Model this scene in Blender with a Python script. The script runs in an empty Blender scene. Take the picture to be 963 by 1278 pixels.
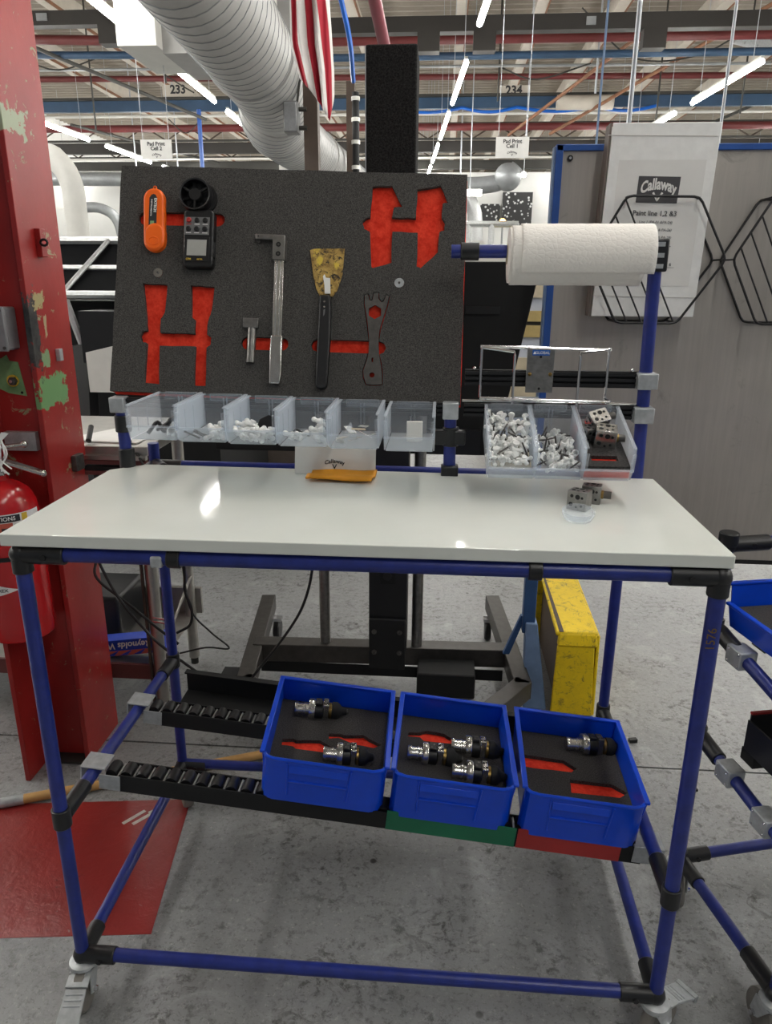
import bpy, math, random
from math import sin, cos, pi, radians as rad
from mathutils import Matrix, Vector, Euler
random.seed(7)
S = bpy.context.scene
COL = S.collection

# ---------------------------------------------------------------- camera, world, exposure
cam_d = bpy.data.cameras.new('camera'); cam = bpy.data.objects.new('camera', cam_d); COL.objects.link(cam)
cam_d.sensor_fit = 'HORIZONTAL'; cam_d.sensor_width = 36.0; cam_d.lens = 919.0*36/963
cam_d.clip_start = 0.05; cam_d.clip_end = 200
cam.matrix_world = (Matrix.Translation((0, 0, 1.55)) @ Matrix.Rotation(rad(4.17), 4, 'Z')
                    @ Matrix.Rotation(rad(90-17.65), 4, 'X') @ Matrix.Rotation(rad(0.324), 4, 'Z'))
S.camera = cam
W = bpy.data.worlds.new('world'); S.world = W; W.use_nodes = True
W.node_tree.nodes['Background'].inputs[0].default_value = (0.80, 0.86, 0.95, 1)
W.node_tree.nodes['Background'].inputs[1].default_value = 0.22
TUBE_STRENGTH = 62.0
S.view_settings.view_transform = 'Standard'; S.view_settings.look = 'None'
S.view_settings.gamma = 1.0; S.view_settings.exposure = 0.2; S.view_settings.use_curve_mapping = False
S.cycles.max_bounces = 8; S.cycles.transparent_max_bounces = 24; S.cycles.use_denoising = True
S.cycles.sample_clamp_indirect = 6.0

# ---------------------------------------------------------------- materials
def lin(c):
    if isinstance(c, str):
        c = c.lstrip('#'); c = [int(c[i:i+2], 16)/255 for i in (0, 2, 4)]
    return tuple(((x+0.055)/1.055)**2.4 if x > 0.04045 else x/12.92 for x in c[:3]) + (1.0,)
MATS = {}
class NT:
    def __init__(s, name):
        s.m = bpy.data.materials.new(name); s.m.use_nodes = True
        s.t = s.m.node_tree; s.b = s.t.nodes['Principled BSDF']; s.out = s.t.nodes['Material Output']
        s.co = None
    def n(s, typ, **k):
        x = s.t.nodes.new(typ)
        for a, v in k.items():
            if a.startswith('i_'):
                x.inputs[a[2:].replace('_', ' ')].default_value = v
            else: setattr(x, a, v)
        return x
    def l(s, a, b): s.t.links.new(a, b)
    def coord(s):
        if s.co is None: s.co = s.n('ShaderNodeTexCoord').outputs['Object']
        return s.co
    def noise(s, scale, detail=4, rough=0.55, vec=None, dist=0):
        x = s.n('ShaderNodeTexNoise'); x.inputs['Scale'].default_value = scale; x.inputs['Detail'].default_value = detail
        x.inputs['Roughness'].default_value = rough; x.inputs['Distortion'].default_value = dist
        s.l(vec if vec is not None else s.coord(), x.inputs['Vector']); return x.outputs['Fac']
    def mapping(s, scale=(1, 1, 1), loc=(0, 0, 0), rot=(0, 0, 0)):
        x = s.n('ShaderNodeMapping'); x.inputs['Scale'].default_value = scale; x.inputs['Location'].default_value = loc
        x.inputs['Rotation'].default_value = rot; s.l(s.coord(), x.inputs['Vector']); return x.outputs[0]
    def ramp(s, fac, a, b, ca=(0, 0, 0, 1), cb=(1, 1, 1, 1)):
        x = s.n('ShaderNodeValToRGB'); e = x.color_ramp.elements
        e[0].position = a; e[1].position = b; e[0].color = ca; e[1].color = cb
        s.l(fac, x.inputs[0]); return x.outputs[0]
    def math(s, op, a, b=None, clamp=False):
        x = s.n('ShaderNodeMath', operation=op, use_clamp=clamp)
        for i, v in enumerate((a, b)):
            if v is None: continue
            if isinstance(v, (int, float)): x.inputs[i].default_value = v
            else: s.l(v, x.inputs[i])
        return x.outputs[0]
    def mix(s, fac, a, b, blend='MIX'):
        x = s.n('ShaderNodeMix', data_type='RGBA', blend_type=blend)
        for i, v in ((0, fac), (6, a), (7, b)):
            if isinstance(v, (int, float)): x.inputs[i].default_value = v
            elif isinstance(v, tuple): x.inputs[i].default_value = v
            else: s.l(v, x.inputs[i])
        return x.outputs[2]
    def base(s, v):
        if isinstance(v, tuple): s.b.inputs['Base Color'].default_value = v
        else: s.l(v, s.b.inputs['Base Color'])
    def bump(s, h, strength=0.3, dist=0.002):
        x = s.n('ShaderNodeBump'); x.inputs['Strength'].default_value = strength; x.inputs['Distance'].default_value = dist
        s.l(h, x.inputs['Height']); s.l(x.outputs[0], s.b.inputs['Normal'])
    def set(s, rough=0.5, metal=0.0, spec=0.5, coat=0.0):
        s.b.inputs['Roughness'].default_value = rough; s.b.inputs['Metallic'].default_value = metal
        s.b.inputs['Specular IOR Level'].default_value = spec; s.b.inputs['Coat Weight'].default_value = coat
        s.b.inputs['Coat Roughness'].default_value = 0.05

def simple(name, c, rough=0.5, metal=0.0, var=0.12, scale=14, bump=0.0, bscale=120, spec=0.5, coat=0, vec=None):
    """a colour with faint wear and grain"""
    k = NT(name); c = lin(c); d = tuple(x*(1-var) for x in c[:3])+(1,); e = tuple(min(1, x*(1+var*.6)) for x in c[:3])+(1,)
    f = k.noise(scale, 5, .6); k.base(k.ramp(f, .3, .7, d, e)); k.set(rough, metal, spec, coat)
    if bump: k.bump(k.noise(bscale, 3, .6), bump, .001)
    MATS[name] = k.m; return k.m
def emit(name, c, strength):
    k = NT(name); k.b.inputs['Base Color'].default_value = (.8, .8, .8, 1)
    k.b.inputs['Emission Color'].default_value = c; k.b.inputs['Emission Strength'].default_value = strength
    MATS[name] = k.m; return k.m

simple('blue_tube', '#1f2e7c', .34, 0, .22, 30, .05, 90)
simple('black_joint', '#17181a', .38, 0, .2, 25, .1, 200)
simple('black_plastic', '#131315', .42, 0, .2, 30, .05, 200)
simple('black_matte', '#0c0d0e', .75, 0, .2, 20)
simple('galvanised', '#b4b8ba', .36, .4, .22, 45, .06, 160)
simple('chrome', '#d8d8da', .14, 1, .06, 20)
simple('steel', '#8d8b88', .35, .9, .25, 60, .05, 220)
simple('dark_steel', '#5d5a57', .45, .7, .3, 60, .1, 200)
simple('silver', '#c9c7c2', .25, .95, .12, 60)
simple('gold', '#8a7142', .3, .9, .2, 60)
simple('aluminium', '#c4c6c6', .38, .7, .14, 40)
simple('stainless', '#b3b0aa', .3, .85, .15, 22)
simple('stand_metal', '#4b4845', .42, .55, .22, 30, .08, 160)
simple('bin_blue', '#0446d0', .28, 0, .08, 18, .02, 60, .5)
simple('white_plastic', '#f4f4f1', .42, 0, .06, 30)
simple('white_paper', '#e9e8e4', .8, 0, .05, 12)
simple('paper_towel', '#ece8e1', .95, 0, .03, 40)
def m_towel():
    k = NT('towel_quilt'); v = k.n('ShaderNodeTexVoronoi', feature='DISTANCE_TO_EDGE'); v.inputs['Scale'].default_value = 85; k.l(k.mapping((1, 1, 1.3)), v.inputs['Vector'])
    k.base(lin('#f3efe8')); k.set(.95); k.bump(k.math('MULTIPLY', k.ramp(v.outputs['Distance'], .0, .2), 1.0), .3, .002); MATS['paper_towel'] = k.m
m_towel()
simple('card_white', '#dedcd6', .75, 0, .05, 12)
simple('orange_plastic', '#ff6a0c', .42, 0, .07, 20)
simple('orange_envelope', '#f0a020', .65, 0, .12, 30, .25, 40)
simple('ink', '#26262a', .6, 0, .05, 10)
simple('grey_ink', '#5a5a5c', .7, 0, .05, 10)
simple('logo_grey', '#4c4b4d', .7, 0, .06, 14)
simple('white_ink', '#eceae6', .6, 0, .04, 10)
simple('yellow_ink', '#d9b53a', .6, 0, .04, 10)
simple('green_tape', '#0f6b4a', .42, 0, .12, 12, .1, 30)
simple('red_tape', '#a12826', .42, 0, .14, 12, .1, 30)
simple('ext_red', '#b8141a', .24, 0, .1, 8, 0, 60, .5, .4)
simple('grey_box', '#8f9092', .45, .25, .14, 30)
simple('lcd', '#a9a9a4', .3, 0, .08, 40)
simple('mid_grey', '#6f6f6f', .5, 0, .08, 30)
simple('wood', '#c79a5c', .5, 0, .2, 14, .1, 60)
simple('duct_white', '#a6a5a2', .5, .15, .1, 3)
simple('white_paint', '#d9d8d2', .6, 0, .07, 4)
simple('beam_dark', '#2d2a27', .6, .1, .12, 3)
simple('beam_blue', '#2a445e', .5, 0, .16, 4)
simple('pipe_red', '#602424', .5, 0, .14, 4)
simple('pipe_rose', '#8f4650', .45, 0, .12, 4)
simple('brown_steel', '#4a3d34', .6, .1, .2, 5)
simple('deck_white', '#9c9488', .75, 0, .12, 2.5)
simple('joist_white', '#b9b2a6', .7, 0, .14, 2.5)
simple('rust_orange', '#7a5238', .7, 0, .3, 6)
simple('wall_white', '#dcdcd8', .8, 0, .05, 1.2)
simple('far_dark', '#34332f', .7, 0, .2, 2)
simple('far_grey', '#9a9d9e', .45, .4, .2, 3)
simple('rod_grey', '#b9bdc2', .4, .6, .1, 6)
simple('frame_blue', '#24519c', .42, 0, .14, 20)
simple('post_blue', '#2c4f7d', .5, 0, .16, 14)
simple('post_pale', '#6e86a8', .6, 0, .2, 20)
simple('glass_black', '#090a0c', .8, 0, .35, 2.5, spec=.03)
simple('maroon', '#6b3a37', .6, 0, .2, 10)
simple('cabinet_brown', '#6c625b', .6, .1, .18, 6)
simple('tan_board', '#b9ad95', .8, 0, .2, 6)
simple('pale_blue', '#b6bcc9', .7, 0, .12, 6)
simple('gold_strip', '#a99560', .7, 0, .2, 8)
simple('tyre_grey', '#77736d', .6, 0, .15, 30)
simple('label_blue', '#0c59b4', .4, 0, .06, 20)
simple('box_blue', '#1f3fae', .45, 0, .1, 20)
simple('box_red', '#c25a48', .5, 0, .16, 30)
simple('hazard_yellow', '#ecc400', .5, 0, .1, 20)
simple('cord_black', '#0d0d0e', .5, 0, .15, 20)
simple('floor_white', '#c9c3bb', .6, 0, .2, 50)
emit('tube_light', (1.0, .985, .945, 1), TUBE_STRENGTH)
emit('lamp_orange', (1.0, .5, .05, 1), 6.0)
emit('exit_green', (.15, 1.0, .65, 1), 2.0)
emit('far_lamp', (1.0, .97, .9, 1), 14.0)

def m_floor():
    k = NT('concrete'); co = k.coord()
    a = k.noise(1.1, 5, .6); b = k.noise(7, 8, .7); c = k.noise(38, 6, .75); d = k.noise(3.2, 6, .65, dist=.6)
    col = k.ramp(a, .3, .72, lin('#7c7d7e'), lin('#989998'))
    col = k.mix(k.ramp(b, .38, .66), col, lin('#939495'))
    col = k.mix(k.math('MULTIPLY', k.ramp(c, .52, .62), k.math('ADD', k.math('MULTIPLY', k.ramp(d, .4, .6), .65), .2)), col, lin('#4b4a48'))
    col = k.mix(k.math('MULTIPLY', k.ramp(k.noise(90, 4, .8), .56, .64), .6), col, lin('#5a5957'))
    col = k.mix(k.math('MULTIPLY', k.ramp(k.noise(70, 4, .8, vec=k.mapping((1, 1, 1), (3.3, 1.7, 0))), .57, .66), .5), col, lin('#bab7b2'))
    st = k.math('MULTIPLY', k.ramp(k.noise(15, 5, .7, dist=1.5), .55, .63), k.ramp(d, .44, .62))
    col = k.mix(k.math('MULTIPLY', st, .8), col, lin('#403e3c'))
    pale = k.math('MULTIPLY', k.ramp(k.noise(5, 6, .7, dist=.8), .56, .7), .5)
    col = k.mix(pale, col, lin('#b4b5b5'))
    v = k.n('ShaderNodeTexVoronoi'); v.inputs['Scale'].default_value = 9; k.l(co, v.inputs['Vector'])
    sp = k.ramp(v.outputs['Distance'], .06, .10, (1, 1, 1, 1), (0, 0, 0, 1))
    col = k.mix(k.math('MULTIPLY', sp, k.ramp(k.noise(2.2, 3), .5, .6)), col, lin('#33302d'))
    k.base(col); k.set(.4, 0, .5)
    k.l(k.ramp(b, .3, .7, (.26, .26, .26, 1), (.50, .50, .50, 1)), k.b.inputs['Roughness'])
    k.bump(k.math('ADD', k.noise(60, 5, .7), k.math('MULTIPLY', k.noise(8, 4), 1.4)), .22, .004)
    MATS['concrete'] = k.m
m_floor()
def m_floor_red():
    k = NT('red_floor_paint')
    col = k.ramp(k.noise(3, 6, .6), .3, .7, lin('#7a2422'), lin('#95302d'))
    col = k.mix(k.ramp(k.noise(24, 6, .75, dist=1), .64, .70), col, lin('#5a2a28'))
    col = k.mix(k.ramp(k.noise(11, 5, .7, dist=2), .70, .74), col, lin('#8a8580'))
    k.base(col); k.set(.28, 0, .5)
    k.bump(k.math('ADD', k.noise(40, 5, .6), k.math('MULTIPLY', k.noise(14, 4, .6, dist=1.2), 1.6)), .35, .004)
    MATS['red_floor_paint'] = k.m
m_floor_red()
def m_foam(name, c1, c2, sc):
    k = NT(name); f = k.noise(sc, 3, .8)
    k.base(k.ramp(f, .36, .66, lin(c1), lin(c2))); k.set(.95, 0, .15); k.bump(f, .6, .002); MATS[name] = k.m
m_foam('foam', '#302f2e', '#5f5d5a', 420)
m_foam('foam_dark', '#2a2928', '#545150', 340)
m_foam('foam_red', '#d6301f', '#f24b35', 40)
m_foam('stand_black', '#141414', '#343332', 170)
def m_top():
    k = NT('table_top'); a = k.noise(2.4, 4, .6); k.base(k.ramp(a, .3, .7, lin('#d6dad3'), lin('#e2e5df')))
    s = k.noise(1, 6, .7, vec=k.mapping((3, 16, 3))); k.set(.14, 0, .55)
    k.l(k.ramp(s, .35, .7, (.035, .035, .035, 1), (.075, .075, .075, 1)), k.b.inputs['Roughness'])
    k.bump(k.noise(9, 3), .03, .002); MATS['table_top'] = k.m
m_top()
def m_panel():
    k = NT('sheet_metal'); a = k.noise(1.6, 5, .6); s = k.noise(1, 5, .7, vec=k.mapping((60, 60, 2.5)))
    c = k.ramp(a, .3, .7, lin('#a59f97'), lin('#bfb9b1')); c = k.mix(.25, c, k.ramp(s, .3, .7, lin('#958f88'), lin('#c4beb6')))
    c = k.mix(k.ramp(k.noise(7, 6, .7, dist=1), .62, .8), c, lin('#8b857d'))
    k.base(c); k.set(.42, .38); k.l(k.ramp(a, .3, .7, (.34, .34, .34, 1), (.5, .5, .5, 1)), k.b.inputs['Roughness'])
    MATS['sheet_metal'] = k.m
m_panel()
def m_clear():
    k = NT('clear_plastic'); t = k.n('ShaderNodeBsdfTransparent'); t.inputs[0].default_value = (.93, .95, .97, 1)
    k.base((.86, .89, .93, 1)); k.set(.22, 0, .5); k.b.inputs['Subsurface Weight'].default_value = 0
    tr = k.n('ShaderNodeBsdfTranslucent'); tr.inputs[0].default_value = (.88, .91, .95, 1)
    ms = k.n('ShaderNodeMixShader'); ms.inputs[0].default_value = .35; k.l(k.b.outputs[0], ms.inputs[1]); k.l(tr.outputs[0], ms.inputs[2])
    m2 = k.n('ShaderNodeMixShader'); fr = k.n('ShaderNodeLayerWeight'); fr.inputs[0].default_value = .25
    fac = k.math('ADD', k.math('MULTIPLY', fr.outputs['Facing'], .34), .15, True)
    k.l(fac, m2.inputs[0]); k.l(t.outputs[0], m2.inputs[1]); k.l(ms.outputs[0], m2.inputs[2]); k.l(m2.outputs[0], k.out.inputs[0])
    MATS['clear_plastic'] = k.m
m_clear()
def m_scraper():
    k = NT('scraper_blade'); c = k.ramp(k.noise(55, 6, .7), .35, .65, lin('#8a6c34'), lin('#c9a758'))
    c = k.mix(k.ramp(k.noise(80, 6, .8, dist=.6), .50, .60), c, lin('#2d2519')); c = k.mix(k.ramp(k.noise(30, 4), .60, .66), c, lin('#d9bd48'))
    k.base(c); k.set(.6, .1); k.bump(k.noise(90, 4), .4, .001); MATS['scraper_blade'] = k.m
m_scraper()
def m_yellow():
    k = NT('worn_yellow'); c = k.ramp(k.noise(5, 6, .7), .3, .7, lin('#d8b600'), lin('#f4d200'))
    c = k.mix(k.ramp(k.noise(30, 8, .85, dist=.6), .52, .64), c, lin('#7d6526')); k.base(c); k.set(.55); k.bump(k.noise(40, 5), .25, .003)
    MATS['worn_yellow'] = k.m
m_yellow()
def m_colred():
    k = NT('column_red'); co = k.coord(); sep = k.n('ShaderNodeSeparateXYZ'); k.l(co, sep.inputs[0])
    y, z = sep.outputs[1], sep.outputs[2]
    c = k.ramp(k.noise(4, 6, .6), .3, .7, lin('#8a1e1c'), lin('#a32a27'))
    n1 = k.noise(16, 6, .7, dist=.5); nb = k.math('SUBTRACT', k.noise(22, 5, .7), .5)
    chips = k.ramp(k.noise(13, 7, .75, dist=1.2), .62, .65)
    c = k.mix(chips, c, k.ramp(n1, .4, .6, lin('#9a8a6a'), lin('#8a9a72')))
    def patch(cy, cz, hy, hz, wob):
        a = k.math('DIVIDE', k.math('ABSOLUTE', k.math('SUBTRACT', y, cy)), hy)
        b = k.math('DIVIDE', k.math('ABSOLUTE', k.math('SUBTRACT', z, cz)), hz)
        d = k.math('ADD', k.math('MAXIMUM', a, b), k.math('MULTIPLY', nb, wob*2.6))
        return k.math('MULTIPLY', k.ramp(d, .94, 1.0, (1, 1, 1, 1), (0, 0, 0, 1)), k.math('GREATER_THAN', sep.outputs[0], .0495))
    c = k.mix(patch(-.015, 1.232, .085, .042, .9), c, lin('#6f9a66'))
    c = k.mix(patch(-.05, 1.935, .07, .030, 1.6), c, lin('#98a184'))
    c = k.mix(patch(-.068, 1.40, .024, .105, 1.0), c, k.ramp(n1, .4, .6, lin('#232426'), lin('#4a4a48')))
    c = k.mix(patch(-.005, 1.41, .007, .028, 1.0), c, lin('#a99a78'))
    c = k.mix(patch(-.025, 1.485, .022, .022, 2.0), c, lin('#a59a6c'))
    c = k.mix(patch(-.03, 1.32, .018, .02, 1.4), c, lin('#7f9a72'))
    k.base(c); k.set(.38, 0, .5); k.bump(k.math('ADD', k.noise(30, 5), k.math('MULTIPLY', chips, -.6)), .25, .002)
    MATS['column_red'] = k.m
m_colred()
def m_column_green():
    k = NT('green_patina'); c = k.ramp(k.noise(20, 5, .7), .3, .7, lin('#66905f'), lin('#86ab78')); k.base(c); k.set(.6); MATS['green_patina'] = k.m
m_column_green()
def m_flag():
    k = NT('flag_cloth')
    c = k.n('ShaderNodeVertexColor'); c.layer_name = 'stripe'
    k.l(k.ramp(c.outputs[0], .45, .55, lin('#b21e33'), lin('#e9e5e1')), k.b.inputs['Base Color']); k.set(.8); MATS['flag_cloth'] = k.m
m_flag()
def m_honey():
    k = NT('honeycomb'); v = k.n('ShaderNodeTexVoronoi'); v.inputs['Scale'].default_value = 9; k.l(k.coord(), v.inputs['Vector'])
    k.base(k.ramp(v.outputs['Distance'], .2, .35, lin('#d8dad8'), lin('#2c2c2c'))); k.set(.6); MATS['honeycomb'] = k.m
m_honey()

# ---------------------------------------------------------------- mesh building
def frame(d):
    d = Vector(d).normalized(); u = d.cross(Vector((0, 0, 1)))
    if u.length < 1e-4: u = d.cross(Vector((0, 1, 0)))
    u.normalize(); return u, d.cross(u).normalized()
class MB:
    def __init__(s): s.v = []; s.f = []
    def add(s, vs, fs):
        o = len(s.v); s.v += [tuple(p) for p in vs]; s.f += [tuple(i+o for i in f) for f in fs]; return s
    def box(s, c, d, rot=None):
        c = Vector(c); vs = []
        for x in (-.5, .5):
            for y in (-.5, .5):
                for z in (-.5, .5):
                    p = Vector((x*d[0], y*d[1], z*d[2]))
                    if rot is not None: p = rot @ p
                    vs.append(c+p)
        return s.add(vs, [(0, 1, 3, 2), (4, 6, 7, 5), (0, 4, 5, 1), (2, 3, 7, 6), (0, 2, 6, 4), (1, 5, 7, 3)])
    def b2(s, x0, x1, y0, y1, z0, z1): return s.box(((x0+x1)/2, (y0+y1)/2, (z0+z1)/2), (abs(x1-x0), abs(y1-y0), abs(z1-z0)))
    def hexa(s, bot, top):   # 4 bottom + 4 top corners, same winding (ccw from above)
        return s.add(list(bot)+list(top), [(3, 2, 1, 0), (4, 5, 6, 7), (0, 1, 5, 4), (1, 2, 6, 5), (2, 3, 7, 6), (3, 0, 4, 7)])
    def tube(s, a, b, r, n=14, r2=None, cap=True):
        a, b = Vector(a), Vector(b); u, w = frame(b-a); r2 = r if r2 is None else r2
        vs = [a+(u*cos(2*pi*i/n)+w*sin(2*pi*i/n))*r for i in range(n)]+[b+(u*cos(2*pi*i/n)+w*sin(2*pi*i/n))*r2 for i in range(n)]
        fs = [(i, (i+1) % n, n+(i+1) % n, n+i) for i in range(n)]
        if cap: fs += [tuple(range(n-1, -1, -1)), tuple(range(n, 2*n))]
        return s.add(vs, fs)
    def path(s, pts, r, n=8, close=False):
        pts = [Vector(p) for p in pts]; m = len(pts); vs = []; fs = []; u = None
        for i in range(m):
            if close: d = pts[(i+1) % m]-pts[i-1]
            else: d = pts[min(i+1, m-1)]-pts[max(i-1, 0)]
            d.normalize()
            if u is None: u = frame(d)[0]
            else: u = (u-d*u.dot(d)).normalized()
            w = d.cross(u)
            vs += [pts[i]+(u*cos(2*pi*j/n)+w*sin(2*pi*j/n))*r for j in range(n)]
        for i in range(m if close else m-1):
            k = (i+1) % m
            fs += [(i*n+j, i*n+(j+1) % n, k*n+(j+1) % n, k*n+j) for j in range(n)]
        if not close: fs += [tuple(range(n-1, -1, -1)), tuple((m-1)*n+j for j in range(n))]
        return s.add(vs, fs)
    def lathe(s, prof, o=(0, 0, 0), axis=(0, 0, 1), n=20):   # prof: (radius, distance along axis)
        o = Vector(o); d = Vector(axis).normalized(); u, w = frame(d); vs = []; fs = []; m = len(prof)
        for r, z in prof: vs += [o+d*z+(u*cos(2*pi*j/n)+w*sin(2*pi*j/n))*r for j in range(n)]
        for i in range(m-1): fs += [(i*n+j, i*n+(j+1) % n, (i+1)*n+(j+1) % n, (i+1)*n+j) for j in range(n)]
        if prof[0][0] > 1e-5: fs.append(tuple(range(n-1, -1, -1)))
        if prof[-1][0] > 1e-5: fs.append(tuple((m-1)*n+j for j in range(n)))
        return s.add(vs, fs)
    def prism(s, poly, M, t):   # polygon in the M frame's xy plane, thickness along its z
        n = len(poly); a = [M @ Vector((x, y, 0)) for x, y in poly]; b = [M @ Vector((x, y, t)) for x, y in poly]
        return s.add(a+b, [tuple(range(n-1, -1, -1)), tuple(range(n, 2*n))]+[(i, (i+1) % n, n+(i+1) % n, n+i) for i in range(n)])
    def ball(s, c, r, n=10, sc=(1, 1, 1)):
        prof = [(max(1e-6, sin(pi*i/n))*r, -cos(pi*i/n)*r) for i in range(n+1)]
        k = MB().lathe(prof, (0, 0, 0), (0, 0, 1), 12)
        return s.add([Vector(c)+Vector((p[0]*sc[0], p[1]*sc[1], p[2]*sc[2])) for p in k.v], k.f)

def wm(o):
    M = o.matrix_basis.copy()
    while o.parent: o = o.parent; M = o.matrix_basis @ M
    return M
def tag(o, label=None, cat=None, group=None, kind=None):
    if label: o['label'] = label
    if cat: o['category'] = cat
    if group: o['group'] = group
    if kind: o['kind'] = kind
    return o
def finish(name, me, mat, parent, bevel=0, smooth=True):
    ms = mat if isinstance(mat, (list, tuple)) else [mat]
    for m in ms: me.materials.append(MATS[m])
    if smooth:
        for p in me.polygons: p.use_smooth = True
        me.set_sharp_from_angle(angle=rad(38))
    o = bpy.data.objects.new(name, me); COL.objects.link(o)
    if parent: o.parent = parent
    if bevel:
        b = o.modifiers.new('bevel', 'BEVEL'); b.width = bevel; b.segments = 2; b.limit_method = 'ANGLE'; b.angle_limit = rad(40)
    return o
def build(name, mb, mat, parent=None, bevel=0, local=False, smooth=True):
    vs = mb.v
    if parent and not local:
        Mi = wm(parent).inverted(); vs = [Mi @ Vector(p) for p in vs]
    me = bpy.data.meshes.new(name); me.from_pydata([tuple(v) for v in vs], [], mb.f); me.validate(); me.update()
    return finish(name, me, mat, parent, bevel, smooth)
def empty(name, loc, label=None, cat=None, group=None, rot=(0, 0, 0)):
    o = bpy.data.objects.new(name, None); o.empty_display_size = .05; COL.objects.link(o)
    o.location = loc; o.rotation_euler = rot; return tag(o, label, cat, group)
def copy_tree(o, parent=None):
    c = o.copy(); COL.objects.link(c)
    if parent: c.parent = parent
    for ch in list(o.children): copy_tree(ch, c)
    return c
DG = bpy.context.evaluated_depsgraph_get
def curve_mesh(cu):
    o = bpy.data.objects.new('tmp', cu); COL.objects.link(o); DG().update()
    me = bpy.data.meshes.new_from_object(o.evaluated_get(DG())); bpy.data.objects.remove(o); return me
def text(name, s, size, mat, M, parent=None, thick=.0004, bold=0.0, warp=None, align='CENTER', shear=0, sx=1, spacing=1):
    """lettering: M maps text xy (x along the line, y up, z out) to world"""
    cu = bpy.data.curves.new('t', 'FONT'); cu.body = s; cu.size = size; cu.align_x = align; cu.align_y = 'CENTER'
    cu.extrude = thick; cu.offset = bold; cu.shear = shear; cu.resolution_u = 3; cu.space_character = spacing
    me = curve_mesh(cu)
    Mi = wm(parent).inverted() if parent else Matrix()
    for v in me.vertices:
        p = v.co.copy(); p.x *= sx
        if warp: p = Vector(warp(p))
        v.co = Mi @ (M @ p)
    me.materials.clear(); me.name = name
    return finish(name, me, mat, parent, 0, False)
def plate(name, outline, holes, thick, mat, M, parent=None, smooth=True):
    """flat plate with holes: outline in M's xy plane, centred on z=0"""
    cu = bpy.data.curves.new('p', 'CURVE'); cu.dimensions = '2D'; cu.fill_mode = 'BOTH'; cu.extrude = thick/2
    for pl in [outline]+list(holes):
        sp = cu.splines.new('POLY'); sp.points.add(len(pl)-1); sp.use_cyclic_u = True
        for q, (x, y) in zip(sp.points, pl): q.co = (x, y, 0, 1)
    me = curve_mesh(cu); Mi = wm(parent).inverted() if parent else Matrix()
    for v in me.vertices: v.co = Mi @ (M @ v.co)
    me.materials.clear(); me.name = name
    return finish(name, me, mat, parent, 0, smooth)
def FR(o, x, y):
    x = Vector(x).normalized(); y = Vector(y); y = (y-x*y.dot(x)).normalized(); z = x.cross(y)
    return Matrix(((x.x, y.x, z.x, o[0]), (x.y, y.y, z.y, o[1]), (x.z, y.z, z.z, o[2]), (0, 0, 0, 1)))
def pill(a, b, r, n=8):
    a, b = Vector(a), Vector(b); d = (b-a).normalized(); t = math.atan2(d.y, d.x); P = []
    for i in range(n+1): q = t-pi/2+pi*i/n; P.append((b.x+r*cos(q), b.y+r*sin(q)))
    for i in range(n+1): q = t+pi/2+pi*i/n; P.append((a.x+r*cos(q), a.y+r*sin(q)))
    return P
def circ(x, y, r, n=14, a0=0): return [(x+r*cos(a0+2*pi*i/n), y+r*sin(a0+2*pi*i/n)) for i in range(n)]
def smoothpath(pts, k=6):
    pts = [Vector(p) for p in pts]; P = [pts[0]*2-pts[1]]+pts+[pts[-1]*2-pts[-2]]; out = []
    for i in range(1, len(P)-2):
        a, b, c, d = P[i-1:i+3]
        for j in range(k):
            t = j/k; out.append(.5*((2*b)+(c-a)*t+(2*a-5*b+4*c-d)*t*t+(3*b-a-3*c+d)*t**3))
    out.append(pts[-1]); return out
# ---------------------------------------------------------------- the setting
fl = MB().b2(-14, 14, -9, 2.135, -.12, 0); build('floor', fl, 'concrete').__setitem__('kind', 'structure')
FLOOR = bpy.data.objects['floor']
build('floor_slab', MB().b2(-14, 14, 2.143, 45, -.12, 0), 'concrete', FLOOR)
build('joint_filler', MB().b2(-14, 14, 2.135, 2.143, -.12, -.004), 'far_dark', FLOOR)
pt = MB().prism([(-.676, 1.372), (-.739, 1.862), (-2.4, 1.66), (-2.3, 1.19)], Matrix(), .0012)
tag(build('painted_patch', pt, 'red_floor_paint', FLOOR), 'red painted safety rectangle on the concrete')
mk = MB()
for a, b in [((-.905, 1.74), (-.86, 1.80)), ((-.875, 1.74), (-.835, 1.79)), ((-.845, 1.79), (-.82, 1.815))]:
    mk.box(((a[0]+b[0])/2, (a[1]+b[1])/2, .0016), (.012, math.dist(a, b), .0006), Matrix.Rotation(math.atan2(b[1]-a[1], b[0]-a[0])-pi/2, 3, 'Z'))
build('chalk_mark', mk, 'floor_white', FLOOR)
# roof deck: ribs run left to right
v = []; f = []; i = 0; y = -9.0
while y < 45:
    for dy, z in ((0, 6.95), (.16, 6.95), (.19, 6.89), (.27, 6.89), (.30, 6.95)):
        v += [(-14, y+dy, z), (14, y+dy, z)]
    y += .30
f = [(2*k, 2*k+1, 2*k+3, 2*k+2) for k in range(len(v)//2-1)]
for n_, a_ in (('wall_left', (-14.2, -14, -9, 45, 0, 7)), ('wall_right', (14, 14.2, -9, 45, 0, 7))):
    build(n_, MB().b2(*a_), 'wall_white')['kind'] = 'structure'
ceil = build('ceiling', MB().add(v, f), 'deck_white', None, 0, False, False); ceil['kind'] = 'structure'
build('roof_top', MB().b2(-14, 14, -9, 45, 7.0, 7.05), 'deck_white', ceil)
wb = build('wall_back', MB().b2(-14, 14, 45, 45.2, 0, 7), 'wall_white'); wb['kind'] = 'structure'
w2 = build('wall_far', MB().b2(-14, 9, 24.6, 24.8, 0, 4.62), 'wall_white'); w2['kind'] = 'structure'
for k, z in enumerate((1.2, 2.4, 3.6)): build('panel_joint', MB().b2(-14, 9, 24.585, 24.6, z, z+.03), 'card_white', w2)
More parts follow.
